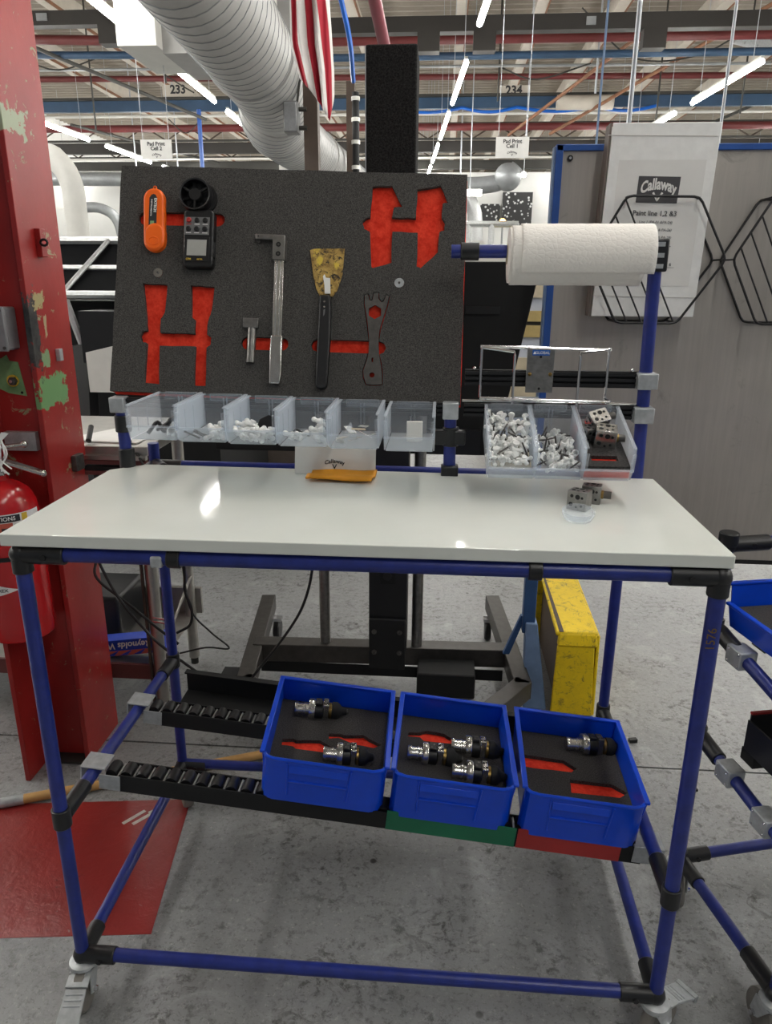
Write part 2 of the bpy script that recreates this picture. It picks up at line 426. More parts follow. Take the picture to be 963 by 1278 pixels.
def thing1(name, mb, mat, label, cat, group=None, bevel=0):
    return tag(build(name, mb, mat, None, bevel), label, cat, group)
def along_x(name, x0, x1, y, z0, z1, t, mat, label, cat): return thing1(name, MB().b2(x0, x1, y-t/2, y+t/2, z0, z1), mat, label, cat)
def pipe_x(name, x0, x1, y, z, r, mat, label, zl=None):
    return thing1(name, MB().tube((x0, y, zl if zl else z), (x1, y, z), r, 10), mat, label, 'pipe')
JX = [(-9.5, 'far left behind the red column'), (-7.6, 'left, beside the red column'), (-5.7, 'left of the big duct'), (-3.8, 'just left of the big duct'),
      (-1.9, 'above the big duct'), (.2, 'above the mast'), (1.7, 'right of the mast'), (3.2, 'above the white binder'), (5.1, 'top right corner'), (7.2, 'beyond the top right corner')]
for x, w in JX:
    r = empty('roof_joist', (x, 18, 6.45), 'white steel roof joist under the deck, '+w, 'beam', 'roof joists')
    m = MB().b2(x-.012, x+.012, 3, 44, 6.45, 6.86); build('web', m, 'joist_white', r)
    build('flange', MB().b2(x-.11, x+.11, 3, 44, 6.42, 6.45), 'joist_white', r)
    build('rail_edge', MB().b2(x+.10, x+.125, 3, 44, 6.40, 6.46), 'rust_orange', r)
# beams and pipes that cross from left to right
r = empty('crane_rail', (-8, 13, 5.3), 'dark bronze overhead rail ending left of the big duct', 'beam')
build('rail', MB().b2(-11, -5.25, 12.9, 13.1, 5.30, 5.50), 'beam_dark', r); build('drop_bracket', MB().b2(-5.5, -5.22, 12.88, 13.12, 5.03, 5.31), 'beam_dark', r)
build('tag_plate', MB().b2(-6.47, -6.3, 12.88, 12.9, 5.36, 5.46), 'far_grey', r)
r = empty('crane_rail', (4, 13, 5.1), 'long dark bronze overhead rail running above the mast and the binder', 'beam')
build('rail', MB().b2(-2.2, 10, 12.9, 13.1, 5.12, 5.33), 'beam_dark', r)
for x in (-.33, .52, 3.05): build('hanger_block', MB().b2(x-.17, x+.17, 12.9, 13.12, 4.86, 5.13), 'beam_dark', r)
build('tag_plate', MB().b2(2.02, 2.16, 12.88, 12.9, 5.17, 5.28), 'far_grey', r)
pipe_x('sprinkler_pipe', -11, -5.1, 14, 5.36, .075, 'pipe_red', 'red sprinkler pipe at top left, ending before the duct', 5.50)
pipe_x('sprinkler_pipe', -2.2, 10, 14, 5.31, .075, 'pipe_red', 'red sprinkler pipe just under the long dark rail')
pipe_x('cable_rail', -11, -4.9, 14.3, 5.22, .06, 'beam_blue', 'thin blue rail at top left under the red pipe', 5.30)
pipe_x('cable_rail', -2.3, 10, 14.3, 5.14, .06, 'beam_blue', 'thin blue rail under the upper right red pipe')
pipe_x('conduit', -11, 10, 16, 5.36, .025, 'far_grey', 'thin grey conduit between the red pipes', 5.44)
pipe_x('sprinkler_pipe', -13, 12, 18, 5.60, .06, 'pipe_red', 'red sprinkler pipe above the blue beam', 5.76)
r = empty('crane_beam', (0, 18.4, 5.25), 'wide blue crane beam with bay numbers above it', 'beam')
build('web', MB().b2(-13, 12, 18.35, 18.45, 5.14, 5.36), 'beam_blue', r); build('top_flange', MB().b2(-13, 12, 18.25, 18.55, 5.36, 5.41), 'far_dark', r)
for x, s, zn in ((-6.087, '233', 5.562), (1.416, '234', 5.466)):
    build('number_board', MB().b2(x-.36, x+.36, 18.3, 18.32, 5.41, zn+.10), 'joist_white', r)
    text('bay_number', s, .24, 'ink', FR((x, 18.295, zn), (1, 0, 0), (0, 0, 1)), r, .002, .008)
m = MB()
for a in [(-1.2, 0.3), (.3, 1.5), (1.5, 3.2), (3.2, 4.5)]:
    m.path([(a[0]+(a[1]-a[0])*t/8, 18.3, 5.14-.09*sin(pi*t/8)) for t in range(9)], .035, 6)
build('hose_swag', m, 'label_blue', r)
build('pipe_lagging', MB().tube((2.35, 18.2, 5.2), (3.55, 18.2, 5.2), .15, 12), 'joist_white', r)
pipe_x('conduit', -13, 12, 20, 5.33, .035, 'white_paint', 'white cable conduit under the blue crane beam', 5.36)
pipe_x('sprinkler_pipe', -13, 12, 20, 5.03, .085, 'pipe_red', 'lowest red sprinkler pipe, just above the hanging cell signs', 5.09)
along_x('crane_beam', -13, 12, 21.5, 4.72, 4.98, .2, 'beam_dark', 'dark beam behind the hanging cell signs', 'beam')
along_x('crane_beam', -13, 12, 23.4, 4.55, 4.78, .2, 'far_dark', 'lowest dark beam, above the far white wall', 'beam')
pipe_x('conduit', -13, 12, 22.4, 4.72, .03, 'white_paint', 'pale conduit between the two dark far beams')
for x, y, z0, m_, w in [(-8.6, 15, 4.6, 'far_dark', 'far left behind the red column'), (-7.2, 16.3, 4.4, 'far_dark', 'just right of the red column'), (-5.9, 17, 5.4, 'far_dark', 'left of number 233'), (1.0, 17, 5.0, 'far_dark', 'left of number 234'),
        (2.6, 15, 4.7, 'rod_grey', 'left of the white binder'), (4.2, 17, 4.3, 'far_dark', 'above the white binder'), (5.6, 16.3, 4.6, 'far_dark', 'near the top right corner'), (-1.0, 19, 4.3, 'rod_grey', 'beside the mast'), (.35, 20.3, 3.2, 'rod_grey', 'above the towel bar'), (-8.0, 20.3, 3.0, 'rod_grey', 'low over the left machine'), (-6.9, 20.3, 2.6, 'rod_grey', 'low by the foam board')]:
    thing1('hanger_rod', MB().tube((x, y, z0), (x, y, 6.94), .018, 6), m_, 'thin vertical hanger rod, '+w, 'rod', 'ceiling hanger rods')
for x0, y0, z0, x1, y1, z1, m_, lb in [(-7.6, 12.2, 5.35, -5.4, 18, 4.9, 'far_dark', 'thin dark brace sloping across the top left ceiling bay'),
        (3.3, 15, 5.6, 1.4, 19, 4.7, 'rust_orange', 'rusty diagonal brace above the white binder'), (5.4, 14, 5.9, 2.4, 19.5, 4.8, 'rust_orange', 'rusty diagonal pipe at the top right'),
        (4.6, 20.0, 4.4, 7.2, 18.4, 5.42, 'far_dark', 'dark diagonal brace right of the binder top'), (-9, 19, 5.0, -6.6, 23, 4.7, 'far_dark', 'dark diagonal brace beside the red column')]:
    thing1('brace', MB().tube((x0, y0, z0), (x1, y1, z1), .035, 6), m_, lb, 'brace')
r = empty('silver_duct', (5.8, 15, 5.45), 'silver ribbed flexible duct at the top right', 'duct')
build('tube', MB().tube((4.9, 15, 5.6), (7.2, 15.3, 5.2), .16, 14), 'aluminium', r)
build('rib', MB().path([(4.9+2.3*t/60, 15+.3*t/60+.165*cos(t*1.05), 5.6-.4*t/60+.165*sin(t*1.05)) for t in range(61)], .012, 5), 'far_grey', r)
along_x('lamp_bar', 3.2, 6.6, 11.2, 5.18, 5.23, .06, 'black_matte', 'black pipe frame hung near the ceiling at top right', 'pipe')

for y, z, x0, x1, lb in ((20.8, 4.95, -13, 12, 'open web truss behind the lowest red pipe'), (22.9, 4.85, -13, 12, 'open web truss just before the far white wall')):
    r = empty('open_truss', (0, y, z), lb, 'truss'); build('top_chord', MB().b2(x0, x1, y-.03, y+.03, z+.30, z+.35), 'far_dark', r); build('bottom_chord', MB().b2(x0, x1, y-.03, y+.03, z-.05, z), 'far_dark', r)
    n_ = 44; zz = [(x0+(x1-x0)*k/n_, y, z+(.31 if k % 2 else -.02)) for k in range(n_+1)]; build('web_rod', MB().path(zz, .022, 5), 'brown_steel', r)
for k, (pts, lb) in enumerate([([(-8.5, 14.5, 5.9), (-7.4, 15, 5.2), (-6.2, 15.5, 5.55), (-5, 16, 5.0)], 'thin dark cable sagging at the top left'), ([(2.2, 14.6, 5.9), (3.2, 15, 5.25), (4.4, 15, 5.3), (5.4, 15, 5.9)], 'thin dark cable sagging above the binder'), ([(.9, 14.5, 5.0), (1.5, 14.5, 4.82), (2.4, 14.5, 5.05)], 'thin cable sagging between the hanger blocks'), ([(-6.6, 19, 5.1), (-6.2, 19, 4.8), (-5.8, 19, 5.1)], 'small cable loop under the blue beam left')]):
    thing1('sagging_cable', MB().path(smoothpath(pts, 8), .014, 5), 'far_dark', lb, 'cable')
# tube lights: rows run away from the camera, 4 m apart
def tube_light(p0, p1, label):
    a, b = Vector(p0), Vector(p1); c = (a+b)/2
    o = empty('tube_light', c, label, 'light', 'ceiling tube lights')
    build('tube', MB().tube(a, b, .036, 8), 'tube_light', o); d = Vector((0, 0, .075))
    h = MB(); u = (b-a).normalized(); s = u.cross(Vector((0, 0, 1)))*.022
    h.hexa([a+d*.55-s, b+d*.55-s, b+d*.55+s, a+d*.55+s][::-1], [a+d-s, b+d-s, b+d+s, a+d+s][::-1]); build('housing', h, 'white_paint', o)
    for q in (a.lerp(b, .12), a.lerp(b, .88)): build('hanger_wire', MB().tube(q+d, (q.x, q.y, 6.94), .005, 5), 'rod_grey', o)
ORD = ['nearest', 'second', 'third', 'fourth', 'fifth', 'sixth', 'seventh', 'eighth', 'ninth', 'tenth', 'eleventh', 'twelfth', 'thirteenth', 'fourteenth', 'fifteenth']
ROWS = [('outer left', lambda y: -11.8, 12.0), ('far left by the red column', lambda y: -7.9+.03*(y-16), 14.86), ('left, under the big duct', lambda y: -3.9-.02*(y-10), 11.33),
        ('middle, above the mast', lambda y: .34-.066*(y-10), 11.67), ('right, above the binder', lambda y: 4.2-.06*(y-13), 11.84), ('outer right', lambda y: 8.2-.05*(y-13), 12.2)]
for rn, fx, y0 in ROWS:
    k0 = -5 if y0 < 13 else -6; n = 0
    for k in range(k0, 8):
        y = y0+3.33*k-(.8 if k < 0 and y0 < 11.8 else 0)
        if y < -2.5 or y > 36: continue
        vis = k >= -1
        lb = (ORD[n] if vis else 'overhead')+' glowing tube light, row '+rn
        if vis: n += 1
        tube_light((fx(y), y, 4.4), (fx(y+2.5), y+2.5, 4.4), lb)

# big spiral duct
r = empty('spiral_duct', (-2.05, 6, 3.0), 'big white spiral seamed ventilation duct sloping away at top left', 'duct')
dp = [Vector(p) for p in [(-1.70, 2.5, 3.75), (-1.79, 5.5, 3.60), (-1.93, 9.0, 3.52), (-2.25, 11.5, 3.48), (-2.32, 23, 3.95)]]
DR = .41
build('shell', MB().path(smoothpath(dp, 5), DR, 28), 'duct_white', r)
sp = smoothpath(dp, 12); L = [0]
for a, b in zip(sp, sp[1:]): L.append(L[-1]+(b-a).length)
def at_len(s):
    for i in range(len(L)-1):
        if L[i+1] >= s: return sp[i].lerp(sp[i+1], (s-L[i])/(L[i+1]-L[i])), (sp[i+1]-sp[i]).normalized()
    return sp[-1], (sp[-1]-sp[-2]).normalized()
hx = []
for k in range(int(L[-1]/.16*28)):
    p, d = at_len(k/28*.16); u, w = frame(d); a = 2*pi*k/28; hx.append(p+(u*cos(a)+w*sin(a))*(DR+.0005))
tag(build('seam', MB().path(hx, .0055, 4), 'far_grey', r), kind='stuff')
for s in (5.2, 6.9, 8.1, 11.5):
    p, d = at_len(s); build('collar', MB().tube(p-d*.03, p+d*.03, DR+.02, 28), 'duct_white', r)
r = empty('plenum_box', (-2.6, 9.6, 3.95), 'white rectangular duct box crossing behind the big spiral duct', 'duct')
build('left_box', MB().b2(-3.72, -3.27, 9.2, 10.4, 4.01, 5.2), 'white_paint', r); build('right_box', MB().b2(-2.32, -1.93, 9.2, 10.4, 3.97, 5.2), 'white_paint', r)
build('bridge', MB().b2(-3.27, -1.73, 9.4, 10.6, 3.98, 4.9), 'duct_white', r)
thing1('duct_stub', MB().b2(-3.15, -2.72, 15, 16, 3.3, 3.75), 'white_paint', 'white duct stub behind the big duct, low beside the dark column', 'duct')

# columns far behind
thing1('steel_column', MB().b2(-1.455, -1.312, 8.2, 8.34, 0, 6.9), 'brown_steel', 'dark brown steel column behind the flag', 'column')
thing1('steel_column', MB().b2(-1.84, -1.69, 14.8, 14.95, 0, 4.9), 'brown_steel', 'narrow rusty brown column left of the black mast', 'column')
r = empty('stack_pipe', (-1.58, 14, 3.5), 'black pipe with white bands between brown column and mast', 'pipe')
build('pipe', MB().tube((-1.58, 14, 0), (-1.58, 14, 4.55), .06, 10), 'black_matte', r)
for z in (3.0, 3.35, 3.75, 4.1, 4.42): build('band', MB().tube((-1.58, 14, z), (-1.58, 14, z+.06), .075, 10), 'white_paint', r)
r = empty('switch_box', (-1.57, 8.2, 2.935), 'grey electrical switch box by the dark column above the board', 'box')
build('enclosure', MB().b2(-1.64, -1.50, 8.1, 8.28, 2.935, 3.22), 'mid_grey', r, .01); build('lid', MB().b2(-1.632, -1.508, 8.088, 8.1, 2.948, 3.207), 'grey_box', r, .005)
for z in (2.99, 3.16): build('conduit_fitting', MB().tube((-1.50, 8.2, z), (-1.42, 8.2, z), .022, 8), 'far_dark', r)
build('conduit', MB().tube((-1.515, 8.2, 3.22), (-1.475, 8.22, 3.5), .012, 8), 'far_dark', r)
# flag
v = []; f = []; NU, NV = 40, 30; st = []
for j in range(NV+1):
    for i in range(NU+1):
        u = i/NU; t = j/NV
        zb = 2.47-.19*min(1, u/.85)+(0.12*max(0, u-.85)/.15)
        z = 3.55+(zb-3.55)*t
        xl = -.765+.0*t if z > 2.62 else -.765+(2.62-z)*.28
        xr = -.590+.028*min(1, (3.0-z)/.5) if z < 3.0 else -.590
        x = xl+(xr-xl)*u; y = 4.0+.030*sin(u*13+t*1.5)+.014*sin(u*29+t*4)
        v.append((x, y, z)); st.append(.5+.5*sin(u*21+.9+1.9*sin(t*2.6+u*2.2)+.6*sin(t*7)))
for j in range(NV):
    for i in range(NU): a = j*(NU+1)+i; f.append((a, a+1, a+NU+2, a+NU+1))
fo = build('hanging_flag', MB().add(v, f), 'flag_cloth'); tag(fo, 'red and white striped flag hanging in folds from above', 'flag')
ca = fo.data.color_attributes.new('stripe', 'FLOAT_COLOR', 'POINT')
for k, q in enumerate(st): ca.data[k].color = (q, q, q, 1)
sd = fo.modifiers.new('thick', 'SOLIDIFY'); sd.thickness = .003
r = empty('flag_line', (-.68, 4, 3.55), 'thin pole the striped flag hangs from', 'pole'); build('pole', MB().tube((-.85, 4, 3.56), (-.5, 4, 3.56), .012, 8), 'rod_grey', r)
build('line', MB().tube((-.68, 4, 3.56), (-.68, 4, 6.94), .004, 6), 'rod_grey', r)
r = empty('pink_pipe', (-.55, 6.5, 3.4), 'faded red pipe with collars coming down beside the flag', 'pipe')
a, b = Vector((-.62, 6.0, 3.75)), Vector((-.52, 7.6, 3.25)); build('pipe', MB().tube(a+(a-b)*.6, b+(b-a)*.2, .052, 14), 'pipe_rose', r)
for t in (.18, .82): p = a.lerp(b, t); d = (b-a).normalized(); build('collar', MB().tube(p-d*.03, p+d*.03, .066, 14), 'pipe_rose', r)
thing1('air_hose', MB().path(smoothpath([(-1.25, 8.5, 4.9), (-1.2, 9, 4.5), (-1.15, 9.6, 4.15), (-1.2, 10.4, 3.9)], 6), .03, 6), 'label_blue', 'blue air hose right behind the flag', 'hose')
for k, (x, lb, rr) in enumerate([(.565, 'pale thin vertical rod rising just behind the white binder', .0075), (.847, 'thin pale rod hanging right of the white binder', .005)]):
    thing1('hanging_rod', MB().tube((x, 2.62, 1.2 if k == 0 else 1.2), (x, 2.62, 6.94), rr, 8), 'rod_grey', lb, 'rod')
thing1('air_hose', MB().tube((.895, 5, 1.9), (.915, 5, 6.94), .007, 6), 'post_pale', 'thin blue air line left of the white binder', 'hose')
# signs
for x, n, lb in ((-3.66, '2', 'white hanging sign reading cell 2, above the foam board'), (.79, '1', 'white hanging sign reading cell 1, left of the steel panel')):
    z = 3.075; r = empty('hanging_sign', (x, 10, z), lb, 'sign')
    build('board', MB().b2(x-.2, x+.2, 10, 10.012, z-.115, z+.115), 'white_paper', r)
    M = lambda dz: FR((x, 9.998, z+dz), (1, 0, 0), (0, 0, 1))
    text('lettering', 'Pad Print', .062, 'ink', M(.065), r, .0005, .0015); text('lettering', 'Cell '+n, .062, 'ink', M(.012), r, .0005, .0015)
    text('lettering', 'Callaway', .034, 'ink', M(-.05), r, .0005, .0005, lambda p: (p.x, p.y-5*p.x*p.x, p.z))
    build('emblem', MB().prism([(-.014, .012), (-.008, .012), (0, -.004), (.008, .012), (.014, .012), (0, -.014)], M(-.083), .0006), 'ink', r)
    [build('hanger_wire', MB().tube((x+q, 10.006, z+.115), (x+q, 10.006, 6.94), .004, 5), 'rod_grey', r) for q in (-.17, .17)]

# ---------------------------------------------------------------- far background
r = empty('wall_duct', (-7, 22.5, 4.1), 'grey round duct along the far wall at left', 'duct'); build('pipe', MB().tube((-13, 22.5, 4.25), (-2.9, 22.5, 4.15), .19, 14), 'far_grey', r)
r = empty('white_pipe', (-7.4, 14, 1.2), 'fat white pipe with an elbow beside the red column', 'pipe')
build('pipe', MB().path(smoothpath([(-9, 14, 3.62), (-7.3, 14, 3.62), (-6.95, 14, 3.5), (-6.75, 14, 3.15), (-6.72, 14, 2.5), (-6.72, 14, 0)], 5), .2, 14), 'white_paint', r)
thing1('conduit', MB().path(smoothpath([(-9.5, 20, 3.25), (-8.9, 20, 3.22), (-8.5, 20, 2.9), (-8.4, 20, 2.0), (-8.4, 20, 0)], 5), .13, 10), 'far_grey', 'grey bent pipe on the far wall near the red column', 'pipe')
for x, lb in ((-7.4, 'first grey upright on far wall by the board'), (-7.1, 'second grey upright on far wall by the board')):
    thing1('wall_upright', MB().b2(x-.06, x+.06, 24.3, 24.5, 0, 4.2), 'far_grey', lb, 'post')
thing1('blue_pole', MB().tube((-5.55, 18, 0), (-5.55, 18, 5.1), .05, 8), 'frame_blue', 'blue pole just left of the tool board top', 'pole')
thing1('exit_lamp', MB().b2(-10.1, -9.95, 24.5, 24.6, 2.75, 2.9), 'exit_green', 'tiny green lamp on the far white wall', 'light')
r = empty('elbow_duct', (1.0, 20, 3.9), 'grey duct with an elbow above the towel roll', 'duct')
build('pipe', MB().path(smoothpath([(-.6, 20, 3.75), (.9, 20, 3.75), (1.5, 20, 3.9), (1.75, 20, 4.15)], 5), .2, 14), 'far_grey', r); build('elbow', MB().ball((1.5, 19.9, 3.92), .33, 12), 'far_grey', r)
build('drop', MB().path(smoothpath([(.2, 19.5, 3.75), (.6, 19.5, 3.3), (.75, 19.5, 2.6), (.75, 19.5, 0)], 5), .18, 12), 'aluminium', r)
for x0, x1, z0, z1, lb in ((1.73, 2.63, 3.09, 4.05, 'large dark honeycomb panel on the far wall'), (1.06, 1.67, 3.22, 3.72, 'small dark honeycomb panel on the far wall')):
    thing1('honeycomb_panel', MB().b2(x0, x1, 24.5, 24.6, z0, z1), 'honeycomb', lb, 'panel')
r = empty('beacon', (1.22, 17, 0), 'small amber warning light on a post above the towel roll', 'light'); build('lamp', MB().ball((1.22, 17, 2.7), .07), 'lamp_orange', r); build('post', MB().tube((1.22, 17, 0), (1.22, 17, 2.64), .02, 8), 'far_grey', r)
r = empty('work_lamp', (.5, 17, 3.2), 'bright hanging work lamp behind the board edge', 'light'); build('lamp', MB().b2(.25, .75, 17, 17.1, 3.22, 3.34), 'far_lamp', r); build('hanger', MB().tube((.5, 17.05, 3.34), (.5, 17.05, 6.94), .01, 6), 'rod_grey', r)
r = empty('work_lamp', (1.42, 15, 3.38), 'small bright hanging lamp left of the steel panel', 'light'); build('lamp', MB().ball((1.42, 15, 3.38), .05), 'far_lamp', r); build('hanger', MB().tube((1.42, 15, 3.42), (1.42, 15, 6.94), .006, 6), 'rod_grey', r)
r = empty('silver_machine', (.6, 12, 0), 'bright silver frame machine beyond the towel bar', 'machine')
for x in (.35, .7, 1.05): build('post', MB().tube((x, 12, 0), (x, 12, 2.35), .045, 8), 'aluminium', r)
build('bar', MB().tube((.3, 12, 2.33), (1.1, 12, 2.33), .045, 8), 'aluminium', r); build('hood', MB().b2(.1, .62, 12.1, 12.6, 1.7, 2.1), 'white_paint', r); build('tray', MB().b2(.75, 1.1, 11.9, 12.3, 1.78, 1.86), 'hazard_yellow', r)
r = empty('white_table', (.3, 4.2, 0), 'white topped table behind the black panel', 'table')
build('top', MB().b2(-.8, .62, 4.0, 4.6, 1.61, 1.68), 'white_paint', r)
for x in (-.75, -.3): build('leg', MB().b2(x, x+.05, 4.2, 4.25, 0, 1.61), 'white_paint', r)
r = empty('stacked_boards', (.7, 6.2, 0), 'stack of pale boards and tan sheets beyond the black panel', 'boards')
z = 0
for h, m_ in ((.3, 'tan_board'), (.03, 'far_dark'), (.25, 'pale_blue'), (.05, 'far_dark'), (.16, 'tan_board'), (.03, 'far_dark'), (.13, 'tan_board'), (.16, 'pale_blue'), (.09, 'gold_strip'), (.03, 'far_dark'), (.08, 'gold_strip'), (.1, 'pale_blue'), (.09, 'tan_board')):
    build('layer', MB().b2(.42, .95, 6.0+.03*(len(r.children) % 2), 6.6, z, z+h), m_, r); z += h
thing1('grey_cabinet', MB().b2(-2.0, -.5, 5.3, 5.9, 0, .9), 'cabinet_brown', 'low grey brown cabinet seen under the small clear bins', 'cabinet')
# dark machine at left
r = empty('dark_machine', (-2.0, 4.2, 0), 'black machine with sloping dark glass hood and silver bars', 'machine')
build('body', MB().b2(-3.2, -1.25, 4.05, 5.2, .1, 1.42), 'black_matte', r)
def quad(p, t=.01): return MB().hexa([Vector(q)-Vector((0, 0, t)) for q in p], p)
build('glass', quad([(-3.2, 3.92, 1.46), (-1.2, 3.92, 1.46), (-1.2, 4.25, 1.585), (-3.2, 4.25, 1.585)]), 'glass_black', r)
build('glass', quad([(-3.2, 4.27, 1.592), (-1.2, 4.27, 1.592), (-1.2, 4.6, 1.74), (-3.2, 4.6, 1.74)]), 'glass_black', r)
for y, z, rr in ((3.92, 1.455, .022), (4.26, 1.59, .02), (4.6, 1.752, .026)): build('bar', MB().tube((-3.2, y, z), (-1.2, y, z), rr, 8), 'aluminium', r)
build('bar', MB().tube((-2.0, 3.92, 1.47), (-2.02, 4.6, 1.76), .014, 8), 'aluminium', r)
build('stay', MB().tube((-2.0, 3.92, 1.45), (-1.93, 3.92, 1.2), .02, 8), 'aluminium', r)
build('hood_block', MB().b2(-1.85, -1.4, 3.75, 4.0, 1.12, 1.38), 'black_plastic', r)
build('post', MB().hexa([(-1.98, 3.5, .5), (-1.75, 3.5, .5), (-1.75, 3.6, .5), (-1.98, 3.6, .5)], [(-1.95, 3.8, 1.2), (-1.85, 3.8, 1.2), (-1.85, 3.9, 1.2), (-1.95, 3.9, 1.2)]), 'black_plastic', r)
thing1('white_carton', MB().prism([(-1.80, .98), (-1.2, .98), (-1.2, 1.32), (-1.80, 1.18)], Matrix(((1, 0, 0, 0), (0, 0, 1, 3.68), (0, 1, 0, 0), (0, 0, 0, 1))), .03), 'card_white', 'off white board leaning inside the black machine', 'board')
# ---------------------------------------------------------------- workbench
TR = .0142
XL, XR, YF, YB = -.754, .484, 1.203, 1.86
B = empty('workbench', (-.13, 1.53, 0), 'wheeled workbench of blue pipe with a glossy white worktop, centre of picture', 'workbench')
def pipe(name, a, b, par=B, r=TR, mat='blue_tube'): return build(name, MB().tube(a, b, r, 18), mat, par)
def sleeve(a, b, par=B, r=.0188, n=16, name='pipe_joint'):
    """black clamp half-shells round a pipe with a pinch rib and a bolt"""
    a, b = Vector(a), Vector(b); m = MB().tube(a, b, r, n); d = (b-a).normalized(); u, w = frame(d)
    o = build(name, m, 'black_joint', par, .002)
    return o
def joint(c, dirs, par=B, L=.075, LD=None):
    """clamp joint at c with one sleeve for every direction"""
    c = Vector(c); m = MB().ball(c, .0205, 10)
    o = build('pipe_joint', m, 'black_joint', par)
    for d in dirs:
        d = Vector(d).normalized(); LL = LD if (LD and d.z < -.5) else L; build('joint_sleeve', MB().tube(c, c+d*LL, .0185, 16), 'black_joint', o, .002)
    up = Vector((0, -1, .0)); p = c+Vector(dirs[0]).normalized()*L*.6+up*.018
    build('bolt_head', MB().tube(p, p+up*.004, .006, 8), 'black_plastic', o)
    return o
ZT = 1.0705
for x in (XL, XR):
    pipe('front_post', (x, YF, .115), (x, YF, ZT-.01)); pipe('rear_post', (x, YB, .115), (x, YB, 1.13 if x < 0 else ZT))
    pipe('side_rail', (x, YF, .125), (x, YB, .128)); pipe('top_side_rail', (x, YF, ZT), (x, YB, ZT))
    zs = .487 if x < 0 else .382
    pipe('shelf_rail', (x, YF+.0, zs), (x, YB, zs))
    sx = 1 if x < 0 else -1
    joint((x, YF, ZT-.003), [(sx, 0, 0), (0, 1, 0), (0, 0, -1)], L=.085, LD=.036); joint((x, YB, ZT-.003), [(sx, 0, 0), (0, -1, 0)])
    joint((x, YF, .123), [(sx, 0, 0), (0, 1, 0)]); joint((x, YB, .130), [(sx, 0, 0), (0, -1, 0)])
    sleeve((x, YF, zs-.022), (x, YF, zs+.022)); sleeve((x, YF+.01, zs), (x, YF+.10, zs), r=.018); sleeve((x, YB, zs-.022), (x, YB, zs+.022)); sleeve((x, YB-.09, zs), (x, YB-.01, zs), r=.018)
pipe('front_rail', (XL, YF, ZT-.002), (XR, YF, ZT-.002)); pipe('rear_rail', (XL, YB, ZT), (XR, YB, ZT-.004))
pipe('bottom_front_rail', (XL, YF, .125), (XR, YF, .125)); pipe('bottom_rear_rail', (XL, YB, .135), (XR, YB, .135))
for px in (-.467, .172): sleeve((px-.012, YF, ZT-.002), (px+.012, YF, ZT-.002), name='rail_collar', r=.0185)
build('rail_clip', MB().box((-.497, YF-.008, ZT-.006), (.022, .018, .022)), 'galvanised', B, .004)
top = MB().prism([(-.781, 1.187), (.500, 1.190), (.497, 1.688), (-.712, 1.712), (-.783, 1.652)], Matrix.Translation((0, 0, 1.0865)), .0235)
build('worktop', top, 'table_top', B, .002)

def caster(x, y, head, par, brake=True):
    """swivel caster: fork, wheel, brake pedal; head = direction the pedal points"""
    d = Vector((cos(head), sin(head), 0)); s = Vector((-sin(head), cos(head), 0)); c = Vector((x, y, 0)); R = .047
    o = build('caster_fork', MB().tube(c+Vector((0, 0, .108)), c+Vector((0, 0, .125)), .012, 12).lathe([(.001, .112), (.020, .112), (.030, .107), (.031, .100), (.026, .094), (.026, .090), (.001, .089)], c, (0, 0, 1), 20), 'galvanised', par)
    w = c+d*.022+Vector((0, 0, R))
    for q in (-1, 1):
        k = MB(); a = c+s*q*.0225
        P = [a+d*-.020+Vector((0, 0, .095)), a+d*.026+Vector((0, 0, .095)), a+d*.036+Vector((0, 0, R)), a+d*.022+Vector((0, 0, R-.010)), a+d*.008+Vector((0, 0, R))]
        k.add([p+s*.0015 for p in P]+[p-s*.0015 for p in P], [(0, 1, 2, 3, 4), (9, 8, 7, 6, 5)]+[(i, i+5, (i+1) % 5+5, (i+1) % 5) for i in range(5)])
        build('fork_leg', k, 'galvanised', o)
    build('wheel', MB().lathe([(.012, -.014), (R-.004, -.014), (R, -.009), (R, .009), (R-.004, .014), (.012, .014)], w, s, 24), 'tyre_grey', o)
    build('axle', MB().tube(w-s*.030, w+s*.032, .006, 8), 'chrome', o)
    if brake:
        def P(u, q, z): return c+d*u+s*q+Vector((0, 0, z))
        build('hood', MB().hexa([P(.02, -.024, .088), P(.052, -.024, .082), P(.052, .024, .082), P(.02, .024, .088)], [P(.02, -.024, .094), P(.052, -.024, .087), P(.052, .024, .087), P(.02, .024, .094)]), 'galvanised', o, .001)
        build('brake_pedal', MB().hexa([P(.054, -.022, .078), P(.118, -.024, .050), P(.118, .024, .050), P(.054, .022, .078)], [P(.054, -.022, .084), P(.118, -.024, .056), P(.118, .024, .056), P(.054, .022, .084)]), 'galvanised', o, .001)
        build('pedal_lip', MB().hexa([P(.114, -.025, .044), P(.124, -.025, .042), P(.124, .025, .042), P(.114, .025, .044)], [P(.114, -.025, .060), P(.126, -.025, .058), P(.126, .025, .058), P(.114, .025, .060)]), 'galvanised', o, .001)
        for q in (.064, .074, .084): zz = .084-(q-.054)*.4375; build('grip_rib', MB().tube(P(q, -.018, zz), P(q, .018, zz), .002, 6), 'galvanised', o)
    return o
caster(XL, YF, rad(-84), B); caster(XR, YF, rad(38), B); caster(XL, YB, rad(-60), B, False); caster(XR, YB, rad(-120), B, False)

